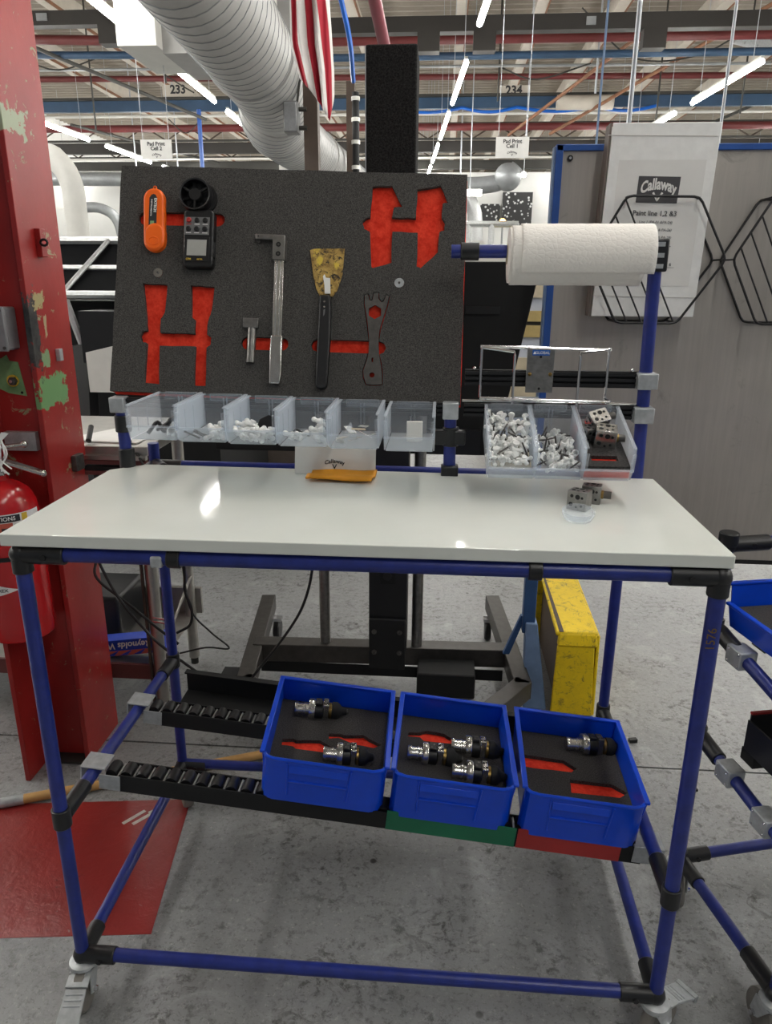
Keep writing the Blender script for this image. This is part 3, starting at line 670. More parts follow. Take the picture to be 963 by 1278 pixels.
# sloping roller tracks with their clamps
TH = math.atan(.1)
def ztr(x): return .50-.1*(x+.754)
def track(y, label):
    x0, x1 = -.690, .468; o = None; w = .023; R3 = Matrix.Rotation(TH, 3, 'Y')
    def P(x, dy, dz): return Vector((x+dz*sin(TH), y+dy, ztr(x)+dz*cos(TH)))
    def bar(xa, xb, ya, yb, za, zb): return MB().hexa([P(xa, ya, za), P(xb, ya, za), P(xb, yb, za), P(xa, yb, za)], [P(xa, ya, zb), P(xb, ya, zb), P(xb, yb, zb), P(xa, yb, zb)])
    m = bar(x0-.002, x1, -w-.003, -w, -.048, -.006); m2 = bar(x0-.045, x1, -w, w, -.048, -.045); m2.add(*(lambda q: (q.v, q.f))(bar(x0, x1, w, w+.003, -.048, -.006)))
    o = build('roller_track', m2, 'black_matte', B); tag(o, label); build('track_face', m, 'black_matte', o)
    proto = None
    for k in range(35):
        x = x0-.022+k*.034; a = P(x, -.019, -.014); b_ = P(x, .019, -.014)
        if proto is None:
            proto = build('roller', MB().lathe([(.004, -.019), (.0125, -.019), (.014, -.012), (.014, .012), (.0125, .019), (.004, .019)], P(x, 0, -.012), (0, 1, 0), 12), 'black_plastic', o)
            ax = build('axle_pin', MB().tube(P(x+.017, -.022, -.012), P(x+.017, .022, -.012), .003, 6), 'aluminium', o); base_x = x
        else:
            for q in (proto, ax): c = q.copy(); COL.objects.link(c); c.location = P(x, 0, 0)-P(base_x, 0, 0)
    zr = .487 if True else 0
    build('saddle_clamp', bar(x0-.087, x0-.034, -w-.004, w+.004, .002, .006), 'galvanised', B, .001)
    build('clamp_side', bar(x0-.089, x0-.086, -w-.004, w+.004, -.030, .006), 'galvanised', B)
    build('end_bracket', bar(x0-.046, x0+.002, -w-.006, -w-.003, -.046, -.008), 'galvanised', B, .001)
    build('end_clamp', bar(x1-.02, x1+.045, -w-.005, w+.005, -.044, -.002), 'galvanised', B, .001)
    return bar
bar = track(1.366, 'front black roller track carrying the blue bins')
for xa, xb, m_, n in ((-.091, .192, 'green_tape', 'green_label_strip'), (.196, .420, 'red_tape', 'red_label_strip')): build(n, bar(xa, xb, -.0285, -.0265, -.047, .002), m_, B)
bar = track(1.622, 'rear black roller track carrying the blue bins')
bar = None
def gq(xa, xb, ya, yb, za, zb):
    return MB().hexa([(xa, ya, ztr(xa)+za), (xb, ya, ztr(xb)+za), (xb, yb, ztr(xb)+za), (xa, yb, ztr(xa)+za)], [(xa, ya, ztr(xa)+zb), (xb, ya, ztr(xb)+zb), (xb, yb, ztr(xb)+zb), (xa, yb, ztr(xa)+zb)])
build('guide_tray', gq(-.69, .46, 1.65, 1.79, -.062, -.058), 'black_matte', B); build('guide_lip', gq(-.69, .46, 1.79, 1.795, -.062, .0), 'black_matte', B); build('guide_flange', gq(-.69, .46, 1.775, 1.795, 0, .004), 'black_matte', B)

# uprights and rails above the worktop
pipe('bin_upright', (-.753, 1.69, 1.02), (-.755, 1.69, 1.26)); sleeve((-.753, 1.69, 1.105), (-.753, 1.69, 1.155)); sleeve((-.754, 1.69, 1.195), (-.754, 1.69, 1.235)); build('top_clamp', MB().box((-.755, 1.682, 1.262), (.036, .036, .036)), 'galvanised', B, .003)
pipe('bin_upright', (.026, 1.688, 1.06), (.024, 1.69, 1.27)); build('post_foot', MB().box((.026, 1.684, 1.108), (.040, .036, .05)), 'black_joint', B, .004)
sleeve((.026, 1.688, 1.178), (.026, 1.688, 1.222)); build('top_clamp', MB().box((.024, 1.682, 1.262), (.036, .036, .038)), 'galvanised', B, .003)
build('side_bracket', MB().b2(-.02, .06, 1.672, 1.69, 1.182, 1.216), 'black_joint', B, .004); sleeve((-.745, YB-.01, 1.075), (-.70, YB-.08, 1.08), r=.016)
pipe('tall_upright', (.463, 1.70, 1.03), (.450, 1.70, 1.60)); pipe('towel_bar', (.015, 1.70, 1.605), (.44, 1.70, 1.607))
t = build('upright_cap', MB().box((.450, 1.700, 1.598), (.042, .042, .066)), 'black_joint', B, .004)
for dz in (-.022, 0, .022): build('cap_slot', MB().box((.450, 1.678, 1.598+dz), (.022, .003, .009)), 'galvanised', t)
sleeve((.035, 1.70, 1.605), (.075, 1.70, 1.605)); sleeve((.41, 1.70, 1.607), (.435, 1.70, 1.607), r=.017)
def bin_rail(x0, x1, y, z, h, n=3):
    o = build('bin_rail', MB().b2(x0, x1, y-.008, y+.008, z-h/2, z+h/2), 'black_matte', B)
    for k in range(n): zz = z-h/2+h*(k+.5)/n; build('rail_rib', MB().b2(x0, x1, y-.014, y-.006, zz-h/n*.3, zz+h/n*.3), 'black_plastic', o)
    return o
bin_rail(.055, .448, 1.706, 1.334, .036); bin_rail(.055, .448, 1.706, 1.262, .034); bin_rail(-.74, .01, 1.692, 1.262, .030)
build('rail_edge', MB().tube((.05, 1.695, 1.283), (.44, 1.695, 1.281), .003, 8), 'chrome', B)
for z in (1.334, 1.258): build('rail_clamp', MB().box((.456, 1.692, z), (.044, .042, .036)), 'galvanised', B, .003)
for x, z in ((.075, 1.356), (.10, 1.288), (.425, 1.356)): build('rail_screw', MB().ball((x, 1.695, z), .004, 6), 'chrome', B)

# ---------------------------------------------------------------- clear bins
def clear_bin(loc, tilt, label, group, w=.104, l=.19, h=.074):
    o = empty('clear_bin', loc, label, 'bin', group, (tilt, 0, 0)); t = .0022; f = -l     # origin: bottom back centre
    b = build('bin_body', MB().b2(-w/2+.004, w/2-.004, f+.012, 0, 0, t), 'clear_plastic', o, 0, True)
    build('back_wall', MB().b2(-w/2, w/2, -t, 0, t, h), 'clear_plastic', o, 0, True)
    for s in (-1, 1):
        X0, X1 = s*(w/2-t), s*(w/2)
        P = [(0, t), (0, h), (f+.004, h), (f, h-.012), (f, .030), (f+.010, t)]
        k = MB(); n = len(P)
        a = [(X0, y, z) for y, z in P]; c = [(X1, y, z) for y, z in P]
        k.add(a+c, [tuple(range(n)), tuple(range(2*n-1, n-1, -1))]+[(i, n+i, n+(i+1) % n, (i+1) % n) for i in range(n)])
        build('side_wall', k, 'clear_plastic', o, 0, True)
        k = MB().b2(s*(w/2-.006), s*(w/2+.0005), f+.004, 0, h-.002, h+.001)
        k.add(*(lambda q: (q.v, q.f))(MB().b2(s*(w/2-.007), s*(w/2+.0005), f-.002, f+.0005, .028, h-.010)))
        build('rim', k, 'clear_plastic', o, 0, True)
        for q in range(2): build('side_rib', MB().b2(s*(w/2-.0035), s*(w/2-.002), f+.05+q*.055, f+.053+q*.055, .01, h-.012), 'clear_plastic', o, 0, True)
    fr = MB().hexa([(-w/2+.004, f+.010, 0), (w/2-.004, f+.010, 0), (w/2-.004, f+.013, 0), (-w/2+.004, f+.013, 0)], [(-w/2, f-.002, .030), (w/2, f-.002, .030), (w/2, f+.001, .030), (-w/2, f+.001, .030)])
    build('front_lip', fr, 'clear_plastic', o, 0, True); build('lip_rim', MB().b2(-w/2, w/2, f-.004, f+.002, .029, .032), 'clear_plastic', o, 0, True)
    for s in (-1, 1): build('divider_slot', MB().b2(s*.004-.001, s*.004+.001, -.006, -t, .02, h-.008), 'clear_plastic', o, 0, True)
    build('hang_lip', MB().b2(-w/2+.015, w/2-.015, 0, .006, h-.016, h), 'clear_plastic', o, 0, True)
    return o
LB = []
ctr = [-.600, -.4945, -.3885, -.2825, -.1765, -.0615]; what = ['black wire and clips', 'black pins and white clips', 'white tees and black strap', 'a few white connectors', 'small labels in clear bags', 'a white card']
for k, x in enumerate(ctr):
    z = 1.2145-.024*(x+.33)
    LB.append(clear_bin((x, 1.668, z), 0, 'small clear bin with '+what[k]+', '+ORD[k].replace('nearest', 'first')+' from left under the foam board', 'small clear bins under the board'))
RBN = []; rwhat = ['heaped full of white plastic tees', 'half full of white plastic tees', 'holding steel cubes on red foam']
for k, x in enumerate((.149, .2455, .343)):
    RBN.append(clear_bin((x, 1.672, 1.208), rad(16.5), 'tipped clear bin '+rwhat[k]+', '+('leftmost', 'middle', 'rightmost')[k]+' of three by the towel post', 'tipped clear bins by the towel post', .099, .197, .078))
def tee_mesh():
    m = MB()
    for a in range(4): q = pi/2*a+pi/4; m.tube((0, 0, 0), (.0115*cos(q), .0115*sin(q), 0), .0032, 7); m.ball((.0115*cos(q), .0115*sin(q), 0), .0041, 5)
    return m.tube((0, 0, -.006), (0, 0, .006), .0046, 8)
def plug_mesh(): return MB().tube((-.011, 0, 0), (.011, 0, 0), .0042, 8).tube((-.011, 0, 0), (-.007, 0, 0), .0065, 8).tube((.005, 0, 0), (.009, 0, 0), .0062, 8)
def pin_mesh(): return MB().tube((-.014, 0, 0), (.014, 0, 0), .0016, 6)
PR = {}
def small(kind, M, label, group, cat='part', mat=None):
    fn, nm, m0 = {'tee': (tee_mesh, 'plastic_tee', 'white_plastic'), 'plug': (plug_mesh, 'plastic_plug', 'white_plastic'), 'pin': (pin_mesh, 'steel_pin', 'dark_steel'), 'bpin': (pin_mesh, 'black_pin', 'black_plastic')}[kind]
    if kind not in PR: o = PR[kind] = build(nm, fn(), m0)
    else: o = PR[kind].copy(); COL.objects.link(o)
    o.matrix_basis = M @ Matrix.Scale(1.15, 4); return tag(o, label, cat, group)
def rnd(): return Euler((random.uniform(0, 6.3), random.uniform(0, 6.3), random.uniform(0, 6.3))).to_matrix().to_4x4()
def fill(bin_, n, prof, lab, group, kinds, xr=.034):
    Mb = wm(bin_); i = 0
    for k in range(n):
        u = (k+.5)/n; y = -.012-.165*u; zt = prof(u)
        for x in ([-xr, -xr*.33, xr*.33, xr]):
            kd = random.choice(kinds); z = zt*random.uniform(.45, 1.0) if random.random() < .35 else zt
            p = Vector((x+random.uniform(-.006, .006), y+random.uniform(-.006, .006), .012+z+random.uniform(-.004, .004)))
            small(kd, Mb @ Matrix.Translation(p) @ rnd(), lab[kd], group[kd]); i += 1
fill(RBN[0], 15, lambda u: .050-.030*u, {'tee': 'white plastic tee in the heaped left tipped bin', 'plug': 'white plastic plug in the heaped left tipped bin', 'pin': 'thin grey pin among tees in the heaped left tipped bin'},
     {'tee': 'white tees in the left tipped bin', 'plug': 'white plugs in the left tipped bin', 'pin': 'grey pins in the left tipped bin'}, ['tee', 'tee', 'plug', 'plug', 'pin', 'pin'])
fill(RBN[1], 13, lambda u: .026-.012*u if u > .3 else .004, {'tee': 'white plastic tee in the half full middle tipped bin', 'plug': 'white plastic plug in the half full middle tipped bin', 'pin': 'thin grey pin among tees in the middle tipped bin'},
     {'tee': 'white tees in the middle tipped bin', 'plug': 'white plugs in the middle tipped bin', 'pin': 'grey pins in the middle tipped bin'}, ['tee', 'plug', 'plug', 'pin', 'pin'])
def lit(bin_, pts, kind, label, group):
    for (x, y, z, a) in pts: small(kind, wm(bin_) @ Matrix.Translation((x, y, z)) @ Matrix.Rotation(a, 4, 'Z') @ Matrix.Rotation(.5, 4, 'Y') @ Matrix.Scale(1.25, 4), label, group)
lit(LB[0], [(.038, -.14, .018, .4), (.030, -.16, .012, 2)], 'plug', 'white plug in the first small clear bin', 'white plugs in the first small bin')
lit(LB[1], [(-.028, -.165, .012, .9), (-.012, -.16, .012, 1.1), (.0, -.165, .012, .8), (-.02, -.14, .012, 1.3)], 'bpin', 'black pin in the second small clear bin', 'black pins in the second small bin')
lit(LB[1], [(.015, -.14, .02, .3), (.025, -.15, .018, 1.4), (.035, -.14, .03, 2.2), (.03, -.165, .014, .2), (.018, -.165, .012, 2.6)], 'tee', 'white tee in the second small clear bin', 'white tees in the second small bin')
lit(LB[2], [(-.035, -.15, .02, .3), (-.03, -.13, .03, 1), (-.018, -.155, .022, 1.9), (-.012, -.135, .034, .2), (.002, -.15, .022, 2.7), (.015, -.16, .018, 1.1), (-.022, -.165, .014, .6), (.005, -.165, .012, .2), (.034, -.16, .024, 1.6), (.022, -.15, .014, .5)], 'tee', 'white tee in the third small clear bin', 'white tees in the third small bin')
lit(LB[3], [(-.028, -.15, .016, .7), (-.012, -.15, .018, 2.2), (.030, -.15, .012, .3), (.026, -.145, .028, 1.5), (.032, -.14, .044, .6)], 'tee', 'white connector in the fourth small clear bin', 'white connectors in the fourth small bin')
lit(LB[3], [(-.006, -.145, .022, .9)], 'bpin', 'single black pin in the fourth small clear bin', None)
def at(bin_, p): return wm(bin_) @ Vector(p)
thing1('wire_coil', MB().path([at(LB[0], q) for q in smoothpath([(-.02, -.16, .01), (-.005, -.14, .03), (.012, -.15, .012), (.02, -.13, .035), (.03, -.14, .012), (.005, -.12, .02), (-.01, -.13, .012), (.02, -.15, .03), (.04, -.12, .05)], 6)], .0042, 7), 'black_plastic', 'tangle of black wire in the first small clear bin', 'wire')
m = MB().prism([(-.026, 0), (-.02, .02), (.0, .030), (.02, .022), (.027, .002), (.01, -.004)], Matrix.Translation(at(LB[2], (.022, -.125, .022))) @ Matrix.Rotation(rad(70), 4, 'X'), .006)
thing1('black_strap', m, 'black_plastic', 'folded black strap in the third small clear bin', 'strap', None, .001)
for k in range(9):
    c = at(LB[4], (random.uniform(-.034, .034), random.uniform(-.175, -.10), .006+.004*k)); R3 = Euler((random.uniform(-.5, .5), random.uniform(-.4, .4), random.uniform(0, 3))).to_matrix()
    thing1('paper_label', MB().box(c, (.030, .018, .0008), R3), ('white_paper', 'tan_board', 'green_patina')[0 if k % 4 else 1], 'small paper label in the fifth small clear bin', 'label', 'labels in the fifth small bin')
thing1('clear_bag', MB().add([at(LB[4], q) for q in [(-.034, -.15, .012), (.006, -.15, .012), (-.012, -.13, .048), (-.02, -.12, .012)]], [(0, 1, 2), (0, 2, 3), (1, 3, 2), (0, 3, 1)]), 'clear_plastic', 'crumpled clear bag in the fifth small clear bin', 'bag')
thing1('white_card', MB().box(at(LB[5], (.008, -.10, .026)), (.034, .010, .044)), 'card_white', 'small white card standing in the sixth small clear bin', 'card', None, .001)
# steel cubes on red foam in the third tipped bin
o = empty('foam_tray', at(RBN[2], (0, -.1, .004)), 'black and red foam insert lying in the right tipped bin', 'foam insert', None, (rad(16.5), 0, 0))
build('red_layer', MB().b2(-.046, .046, -.085, .09, .002, .020), 'foam_red', o, 0, True)
plate('black_layer', [(-.046, -.086), (.046, -.086), (.046, .09), (-.046, .09)], [[(-.028, -.062), (.026, -.062), (.026, -.042), (-.028, -.042)]], .008, 'foam_dark', wm(o) @ Matrix.Translation((0, 0, .0245)), o)
build('red_tab', MB().b2(-.046, -.02, .05, .088, .0285, .034), 'foam_red', o, 0, True)
def steel_cube(c, s, R3, label, knob=None):
    o = empty('steel_cube', c, label, 'block'); M = Matrix.Translation(c) @ R3.to_4x4(); k = MB().box((0, 0, 0), (s, s*.8, s)); k.v = [M @ Vector(p) for p in k.v]; build('block', k, 'silver' if ('bright' in label or 'pale' in label) else 'steel', o, .0012)
    for (a, b, r_) in ((-.25, .25, .09), (.05, .22, .13), (.28, .2, .07), (-.28, -.18, .11), (.0, -.3, .06), (.26, -.22, .07)):
        for fx, ax in (((a*s, -.4*s, b*s), (0, -1, 0)), ((a*s, b*s*.8, .5*s), (0, 0, 1)), ((-.5*s, a*s*.8, b*s), (-1, 0, 0))):
            p = M @ Vector(fx); d = (R3 @ Vector(ax)); build('bored_hole', MB().tube(p-d*.002, p+d*.0003, r_*s, 9), 'black_matte', o)
    if knob:
        p = M @ Vector((.5*s, .0, .0)); d = R3 @ Vector((1, 0, 0)); build('brass_ring', MB().tube(p, p+d*.005, .009, 10), 'gold', o); build('knob', MB().tube(p+d*.005, p+d*.02, .008, 10), 'dark_steel', o)
    return o
E3 = lambda x, y, z: Euler((rad(x), rad(y), rad(z))).to_matrix()
steel_cube(at(RBN[2], (.008, -.093, .052)), .044, E3(18, 4, -6), 'pale steel cube with drilled holes, in front inside the right tipped bin', True)
steel_cube(at(RBN[2], (-.002, -.045, .066)), .040, E3(48, -14, 18), 'bright steel cube tilted on top behind another in the right tipped bin', True)
steel_cube(at(RBN[2], (-.024, -.075, .047)), .036, E3(16, 3, 30), 'dark steel cube half hidden at the left in the tipped bin')
steel_cube((.283, 1.437, 1.110+.019), .040, E3(0, 0, -32), 'grey steel block with drilled holes lying in front on the worktop')
steel_cube((.316, 1.485, 1.110+.0185), .038, E3(0, 0, -16), 'grey steel block with a brass ended knob, behind another on worktop', True)
k = MB().lathe([(.019, .0), (.026, .004), (.030, .012), (.031, .020), (.029, .020), (.027, .012), (.022, .005), (.001, .003)], (.268, 1.362, 1.1105), (0, -.15, 1), 22)
thing1('loose_lid', k, 'clear_plastic', 'small clear plastic cap lying on the worktop before the steel blocks', 'lid')

# card and envelope on the worktop
o = empty('white_card', (-.24, 1.66, 1.11), 'white card with a small emblem standing under the small clear bins', 'card')
build('sheet', MB().hexa([(-.336, 1.655, 1.111), (-.146, 1.655, 1.111), (-.146, 1.657, 1.111), (-.336, 1.657, 1.111)], [(-.336, 1.675, 1.195), (-.146, 1.675, 1.195), (-.146, 1.677, 1.195), (-.336, 1.677, 1.195)]), 'card_white', o)
M = FR((-.242, 1.6605, 1.137), (1, 0, 0), (0, .23, 1)); text('lettering', 'Callaway', .013, 'ink', M @ Matrix.Translation((0, .004, .001)), o, .0002, .0003, lambda p: (p.x, p.y-9*p.x*p.x, p.z))
build('emblem', MB().prism([(-.006, -.003), (-.0035, -.003), (0, -.010), (.0035, -.003), (.006, -.003), (0, -.015)], M @ Matrix.Translation((0, 0, .0008)), .0004), 'ink', o)
v = []; f = []
for j in range(7):
    for i in range(15): v.append((-.298+.150*i/14+.006*(j/6), 1.588+.082*j/6-.010*i/14, 1.1125+.003*sin(i*.5+j)*.5+.004+(.010 if j == 6 else 0)*0+.003*sin(j*1.3)))
for j in range(6):
    for i in range(14): a = j*15+i; f.append((a, a+1, a+16, a+15))
e = thing1('orange_envelope', MB().add(v, f), 'orange_envelope', 'orange paper envelope lying on the worktop under the white card', 'envelope'); sd = e.modifiers.new('thick', 'SOLIDIFY'); sd.thickness = .004; sd.offset = 1

# wire document holder above the tipped bins
o = empty('wire_holder', (.23, 1.67, 1.29), 'chrome wire document holder with a steel plate above the tipped bins', 'holder')
def wire(pts, r=.003, par=o, n='wire', mat='chrome'): return build(n, MB().path(pts, r, 8), mat, par)
yb_, yf_ = 1.684, 1.615
wire([(.086, yb_, 1.405), (.372, yb_, 1.401)], .0036); wire([(.086, yf_+.02, 1.298), (.368, yf_+.02, 1.294)], .0036)
for xa, xb in ((.089, .158), (.368, .298)):
    wire([(xa, yb_, 1.292), (xa, yb_, 1.40), (xa, yb_-.006, 1.404), (xb, yf_+.03, 1.398), (xb, yf_+.02, 1.392), (xb, yf_+.02, 1.286)])
for xa in (.089, .368): wire([(xa, yb_, 1.293), (xa, yf_+.02, 1.296)])
pl = build('plate', MB().b2(.189, .249, 1.676, 1.679, 1.306, 1.402), 'steel', o, .001)
for x, z in ((.197, 1.347), (.242, 1.347)): build('screw', MB().ball((x, 1.675, z), .0045, 6), 'gold', pl)
for x, z in ((.219, 1.385), (.219, 1.315)): build('hole', MB().tube((x, 1.677, z), (x, 1.6755, z), .003, 8), 'black_matte', pl)
build('label', MB().b2(.200, .238, 1.674, 1.676, 1.388, 1.400), 'label_blue', pl)
text('lettering', 'GLOBAL', .0085, 'white_ink', FR((.222, 1.6735, 1.394), (1, 0, 0), (0, 0, 1)), o, .0001, .0001)
build('emblem', MB().prism([(-.003, -.003), (.003, -.003), (0, .004)], FR((.2045, 1.6738, 1.394), (1, 0, 0), (0, 0, 1)), .0003), 'white_ink', o)
build('tray_comb', MB().add(*(lambda q: (q.v, q.f))(MB().b2(.16, .22, 1.676, 1.682, 1.288, 1.296))), 'galvanised', o)

# paper towel roll
o = empty('paper_towel_roll', (.278, 1.70, 1.605), 'white embossed paper towel roll on the blue bar beside the post', 'paper towel')
RT = .060; NS = 36
def spiral(x0, x1, r0, nm, a0=0, a1=2*pi):
    v = []; f = []; NX = 24
    for i in range(NX+1):
        x = x0+(x1-x0)*i/NX
        for j in range(NS+1):
            a = a0+(a1-a0)*j/NS; rr = r0+.0005*sin(x*190+j*.9)*sin(x*190-j*.9); v.append((x, 1.70+rr*cos(a), 1.597+rr*sin(a)))
    for i in range(NX):
        for j in range(NS): a = i*(NS+1)+j; f.append((a, a+1, a+NS+2, a+NS+1))
    q = build(nm, MB().add(v, f), 'paper_towel', o, 0, False); s = q.modifiers.new('thick', 'SOLIDIFY'); s.thickness = .002; s.offset = 0; return q
core = MB().lathe([(.020, -.132), (RT-.003, -.130), (RT-.003, .130), (.020, .132)], (.268, 1.70, 1.597), (1, 0, 0), 36); build('roll', core, 'paper_towel', o)
build('tube_core', MB().lathe([(.017, -.134), (.021, -.134), (.021, .134), (.017, .134)], (.268, 1.70, 1.6), (1, 0, 0), 20), 'tan_board', o)
spiral(.143, .417, RT, 'outer_sheet'); spiral(.162, .436, RT+.0035, 'loose_sheet', rad(60), rad(215))
# loose flap ends hanging in front
# ---------------------------------------------------------------- foam tool board
BO = Vector((-.778, 1.69, 1.292)); bx = Vector((.8242, 0, -.018)).normalized(); bz = Vector((.004, .163, .509)); bz = (bz-bx*bz.dot(bx)).normalized()
BM = FR(BO, bx, bz)             # board frame: x along, y up the face, z towards the viewer
BW, BH = .824, .533
bd = empty('tool_board', BO, 'dark grey foam tool board with red cutouts, leaning above the bench', 'tool board')
H1 = [(.0665, .2568), (.1261, .2546), (.1233, .19), (.1142, .1742), (.1145, .1412), (.1961, .1414), (.1958, .1749), (.1863, .181), (.1826, .255), (.2384, .2534), (.2353, .1986), (.2269, .1694), (.2264, .1404), (.2371, .1344), (.2366, .1183), (.2266, .1095), (.229, .0202), (.2008, .0204), (.1996, .1118), (.1147, .1109), (.1179, .0205), (.0814, .0224), (.0834, .1162), (.0713, .1191), (.066, .1318), (.0721, .1437), (.0826, .1453), (.0762, .1937)]
H2 = [(.5981, .4957), (.643, .4979), (.67, .4499), (.6498, .4476), (.6466, .4248), (.7019, .4243), (.7024, .4905), (.7545, .5008), (.7747, .4614), (.7614, .4593), (.7611, .4275), (.7696, .4154), (.7686, .3989), (.7572, .3937), (.7558, .3478), (.7179, .31), (.7085, .314), (.7072, .3913), (.6494, .3923), (.6505, .3204), (.608, .3069), (.6033, .313), (.5971, .391), (.5826, .3968), (.5792, .414), (.5875, .4222), (.5961, .4236)]
WR = [(.5925, .244), (.5997, .2463), (.6035, .2343), (.6075, .2315), (.6112, .2335), (.613, .2487), (.6238, .251), (.6245, .2369), (.6305, .2291), (.6358, .2303), (.6395, .2360), (.6423, .2455), (.6492, .2437), (.6454, .2234), (.6400, .2010), (.6352, .1828), (.6310, .1660), (.6295, .1503), (.6300, .1300), (.6319, .1101), (.6370, .0870), (.6409, .066), (.6422, .0398), (.6250, .0375), (.6058, .0385), (.5990, .0550), (.5974, .0684), (.6035, .0900), (.6076, .1092), (.6080, .1300), (.6065, .1495), (.6035, .1700), (.6004, .1897), (.5960, .2090), (.5926, .2259)]
def grow(P, d):
    cx = sum(p[0] for p in P)/len(P); cy = sum(p[1] for p in P)/len(P); out = []; n = len(P)
    A = sum(P[i][0]*P[(i+1) % n][1]-P[(i+1) % n][0]*P[i][1] for i in range(n)); sg = 1 if A > 0 else -1
    for i in range(n):
        a, b, c = Vector(P[i-1]), Vector(P[i]), Vector(P[(i+1) % n]); e = ((b-a).normalized()+(c-b).normalized())
        e = e.normalized() if e.length > 1e-6 else Vector((1, 0)); nn = Vector((e.y, -e.x))*sg; q = b+nn*d; out.append((q.x, q.y))
    return out
def jag(P, k=3, amp=.0011):
    out = []
    for i in range(len(P)):
        a, b = Vector(P[i]), Vector(P[(i+1) % len(P)])
        for j in range(k):
            q = a.lerp(b, j/k)+Vector((random.uniform(-1, 1), random.uniform(-1, 1)))*(amp if j else amp*.3); out.append((q.x, q.y))
    return out
WRG = grow(WR, .0022)
pillS1 = pill((.0655, .4092), (.2399, .4098), .0155)
# slots join with the tool outlines that they cross
S2 = pill((.3238, .1238), (.405, .1242), .0150); S3a = pill((.4879, .1243), (.592, .1238), .0150); S3b = None
S3 = pill((.4879, .1243), (.633, .1232), .0150)
def union_wrench():
    """wrench recess with the slot running into it from both sides"""
    L_ = [p for p in WRG]; out = []; n = len(L_); r0, r1 = .1087, .139
    right = [p for p in WRG[11:24]]
    for i, p in enumerate(L_):
        q = L_[(i+1) % n]; out.append(p)
        if i == 17:   # right side, going down
            out += [(.6300, r1), (.633, r1-.0005), (.6425, .1345), (.6478, .1238), (.6425, .113), (.633, r0)]
        if i == 28:   # left side, going up
            out += [(.6075, r0+.001), (.4879, .1093), (.4770, .1140), (.4729, .1243), (.4770, .1345), (.4879, .1393), (.6072, r1)]
    drop = {18, 29}
    res = []
    for p in out:
        if p in (WRG[18], WRG[29], WRG[19]): continue
        res.append(p)
    return res
holes = [jag(H1), jag(H2), pillS1, S2, union_wrench(), circ(.1019, .2821, .0115), circ(.6707, .2747, .0115)]
FT = .011
top_ = plate('foam_face', jag([(0, 0), (BW, 0), (.8147, .527), (.002, BH)], 14, .0008), holes, FT, 'foam', BM @ Matrix.Translation((0, 0, -FT/2)), bd, False)
base_ = MB().prism([(0, 0), (BW, 0), (.8147, .527), (.002, BH)], BM @ Matrix.Translation((0, 0, -.036)), .025); build('red_layer', base_, 'foam_red', bd, .002)
build('backing_edge', MB().prism([(-.001, -.0015), (BW+.002, -.001), (.8165, .528), (.002, BH-.002)], BM @ Matrix.Translation((0, 0, -.042)), .008), 'foam_red', bd)
build('back_plate', MB().prism([(.01, .0), (BW-.01, .0), (.80, .52), (.01, .52)], BM @ Matrix.Translation((0, 0, -.050)), .008), 'black_plastic', bd)
def BP(x, y, z=0): return BM @ Vector((x, y, z))
def on_board(name, x, y, label, cat): return empty(name, BP(x, y, 0), label, cat)
def bprism(name, poly, z0, t, mat, par, bevel=0): return build(name, MB().prism(poly, BM @ Matrix.Translation((0, 0, z0)), t), mat, par, bevel)
def brect(x0, x1, y0, y1): return [(x0, y0), (x1, y0), (x1, y1), (x0, y1)]
def BT(x, y, z, rot=0): return BM @ Matrix.Translation((x, y, z)) @ Matrix.Rotation(rot, 4, 'Z')
# orange meter
o = on_board('orange_meter', .09, .40, 'orange capsule shaped pocket meter with a ring loop, top left of the foam board', 'meter')
bprism('body', pill((.0935, .3535), (.0880, .4510), .0253, 12), -.006, .020, 'orange_plastic', o, .005)
bprism('cap', pill((.0950, .3530), (.0948, .3690), .0247, 12), -.005, .0225, 'orange_plastic', o, .005)
build('loop', MB().path([BP(.0868+.0035*cos(a), .4800+.0035*sin(a), .004) for a in [2*pi*i/12 for i in range(12)]], .0014, 6, True), 'orange_plastic', o)
bprism('screen_label', [(.0800, .3790), (.0985, .3796), (.0968, .4520), (.0935, .4590), (.0885, .4610), (.0835, .4590), (.0790, .4520)], .0140, .0008, 'ink', o)
text('lettering', 'EXTECH', .0088, 'white_ink', BT(.0935, .4350, .0150, -pi/2-.02), o, .0002, .0003)
text('lettering', 'INSTRUMENTS', .0046, 'white_ink', BT(.0845, .4290, .0150, -pi/2-.02), o, .0002, .0001, None, 'CENTER', 0, 1.3)
bprism('lcd', brect(.0835, .0925, .383, .398), .0147, .0005, 'green_patina', o)
build('thumb_ring', MB().path([BP(.0945+.012*cos(a), .351+.009*sin(a), .0175) for a in [2*pi*i/20 for i in range(20)]], .0012, 6, True), 'orange_plastic', o)
# vane meter
o = on_board('vane_meter', .19, .39, 'black handheld vane meter with round fan head and six buttons on the board', 'meter')
bprism('body', [(.168, .296), (.173, .2905), (.232, .2915), (.238, .297), (.2365, .416), (.230, .424), (.170, .423), (.1640, .416)], -.004, .026, 'black_plastic', o, .004)
c = (.1894, .4590); Rr = .0375
build('fan_ring', MB().lathe([(Rr-.0045, .0), (Rr-.002, -.003), (Rr, .0), (Rr+.001, .020), (Rr-.001, .027), (Rr-.0045, .026), (Rr-.0045, .0)], BP(c[0], c[1], 0), BM.to_3x3() @ Vector((0, 0, 1)), 36), 'black_plastic', o)
bprism('fan_back', circ(c[0], c[1], Rr-.004, 28), -.002, .003, 'black_matte', o)
hub = build('hub', MB().lathe([(.001, .024), (.0135, .024), (.0155, .021), (.0155, .004)], BP(c[0], c[1], 0), BM.to_3x3() @ Vector((0, 0, 1)), 24), 'mid_grey', o); hub.data.materials.clear(); hub.data.materials.append(MATS['black_plastic'])
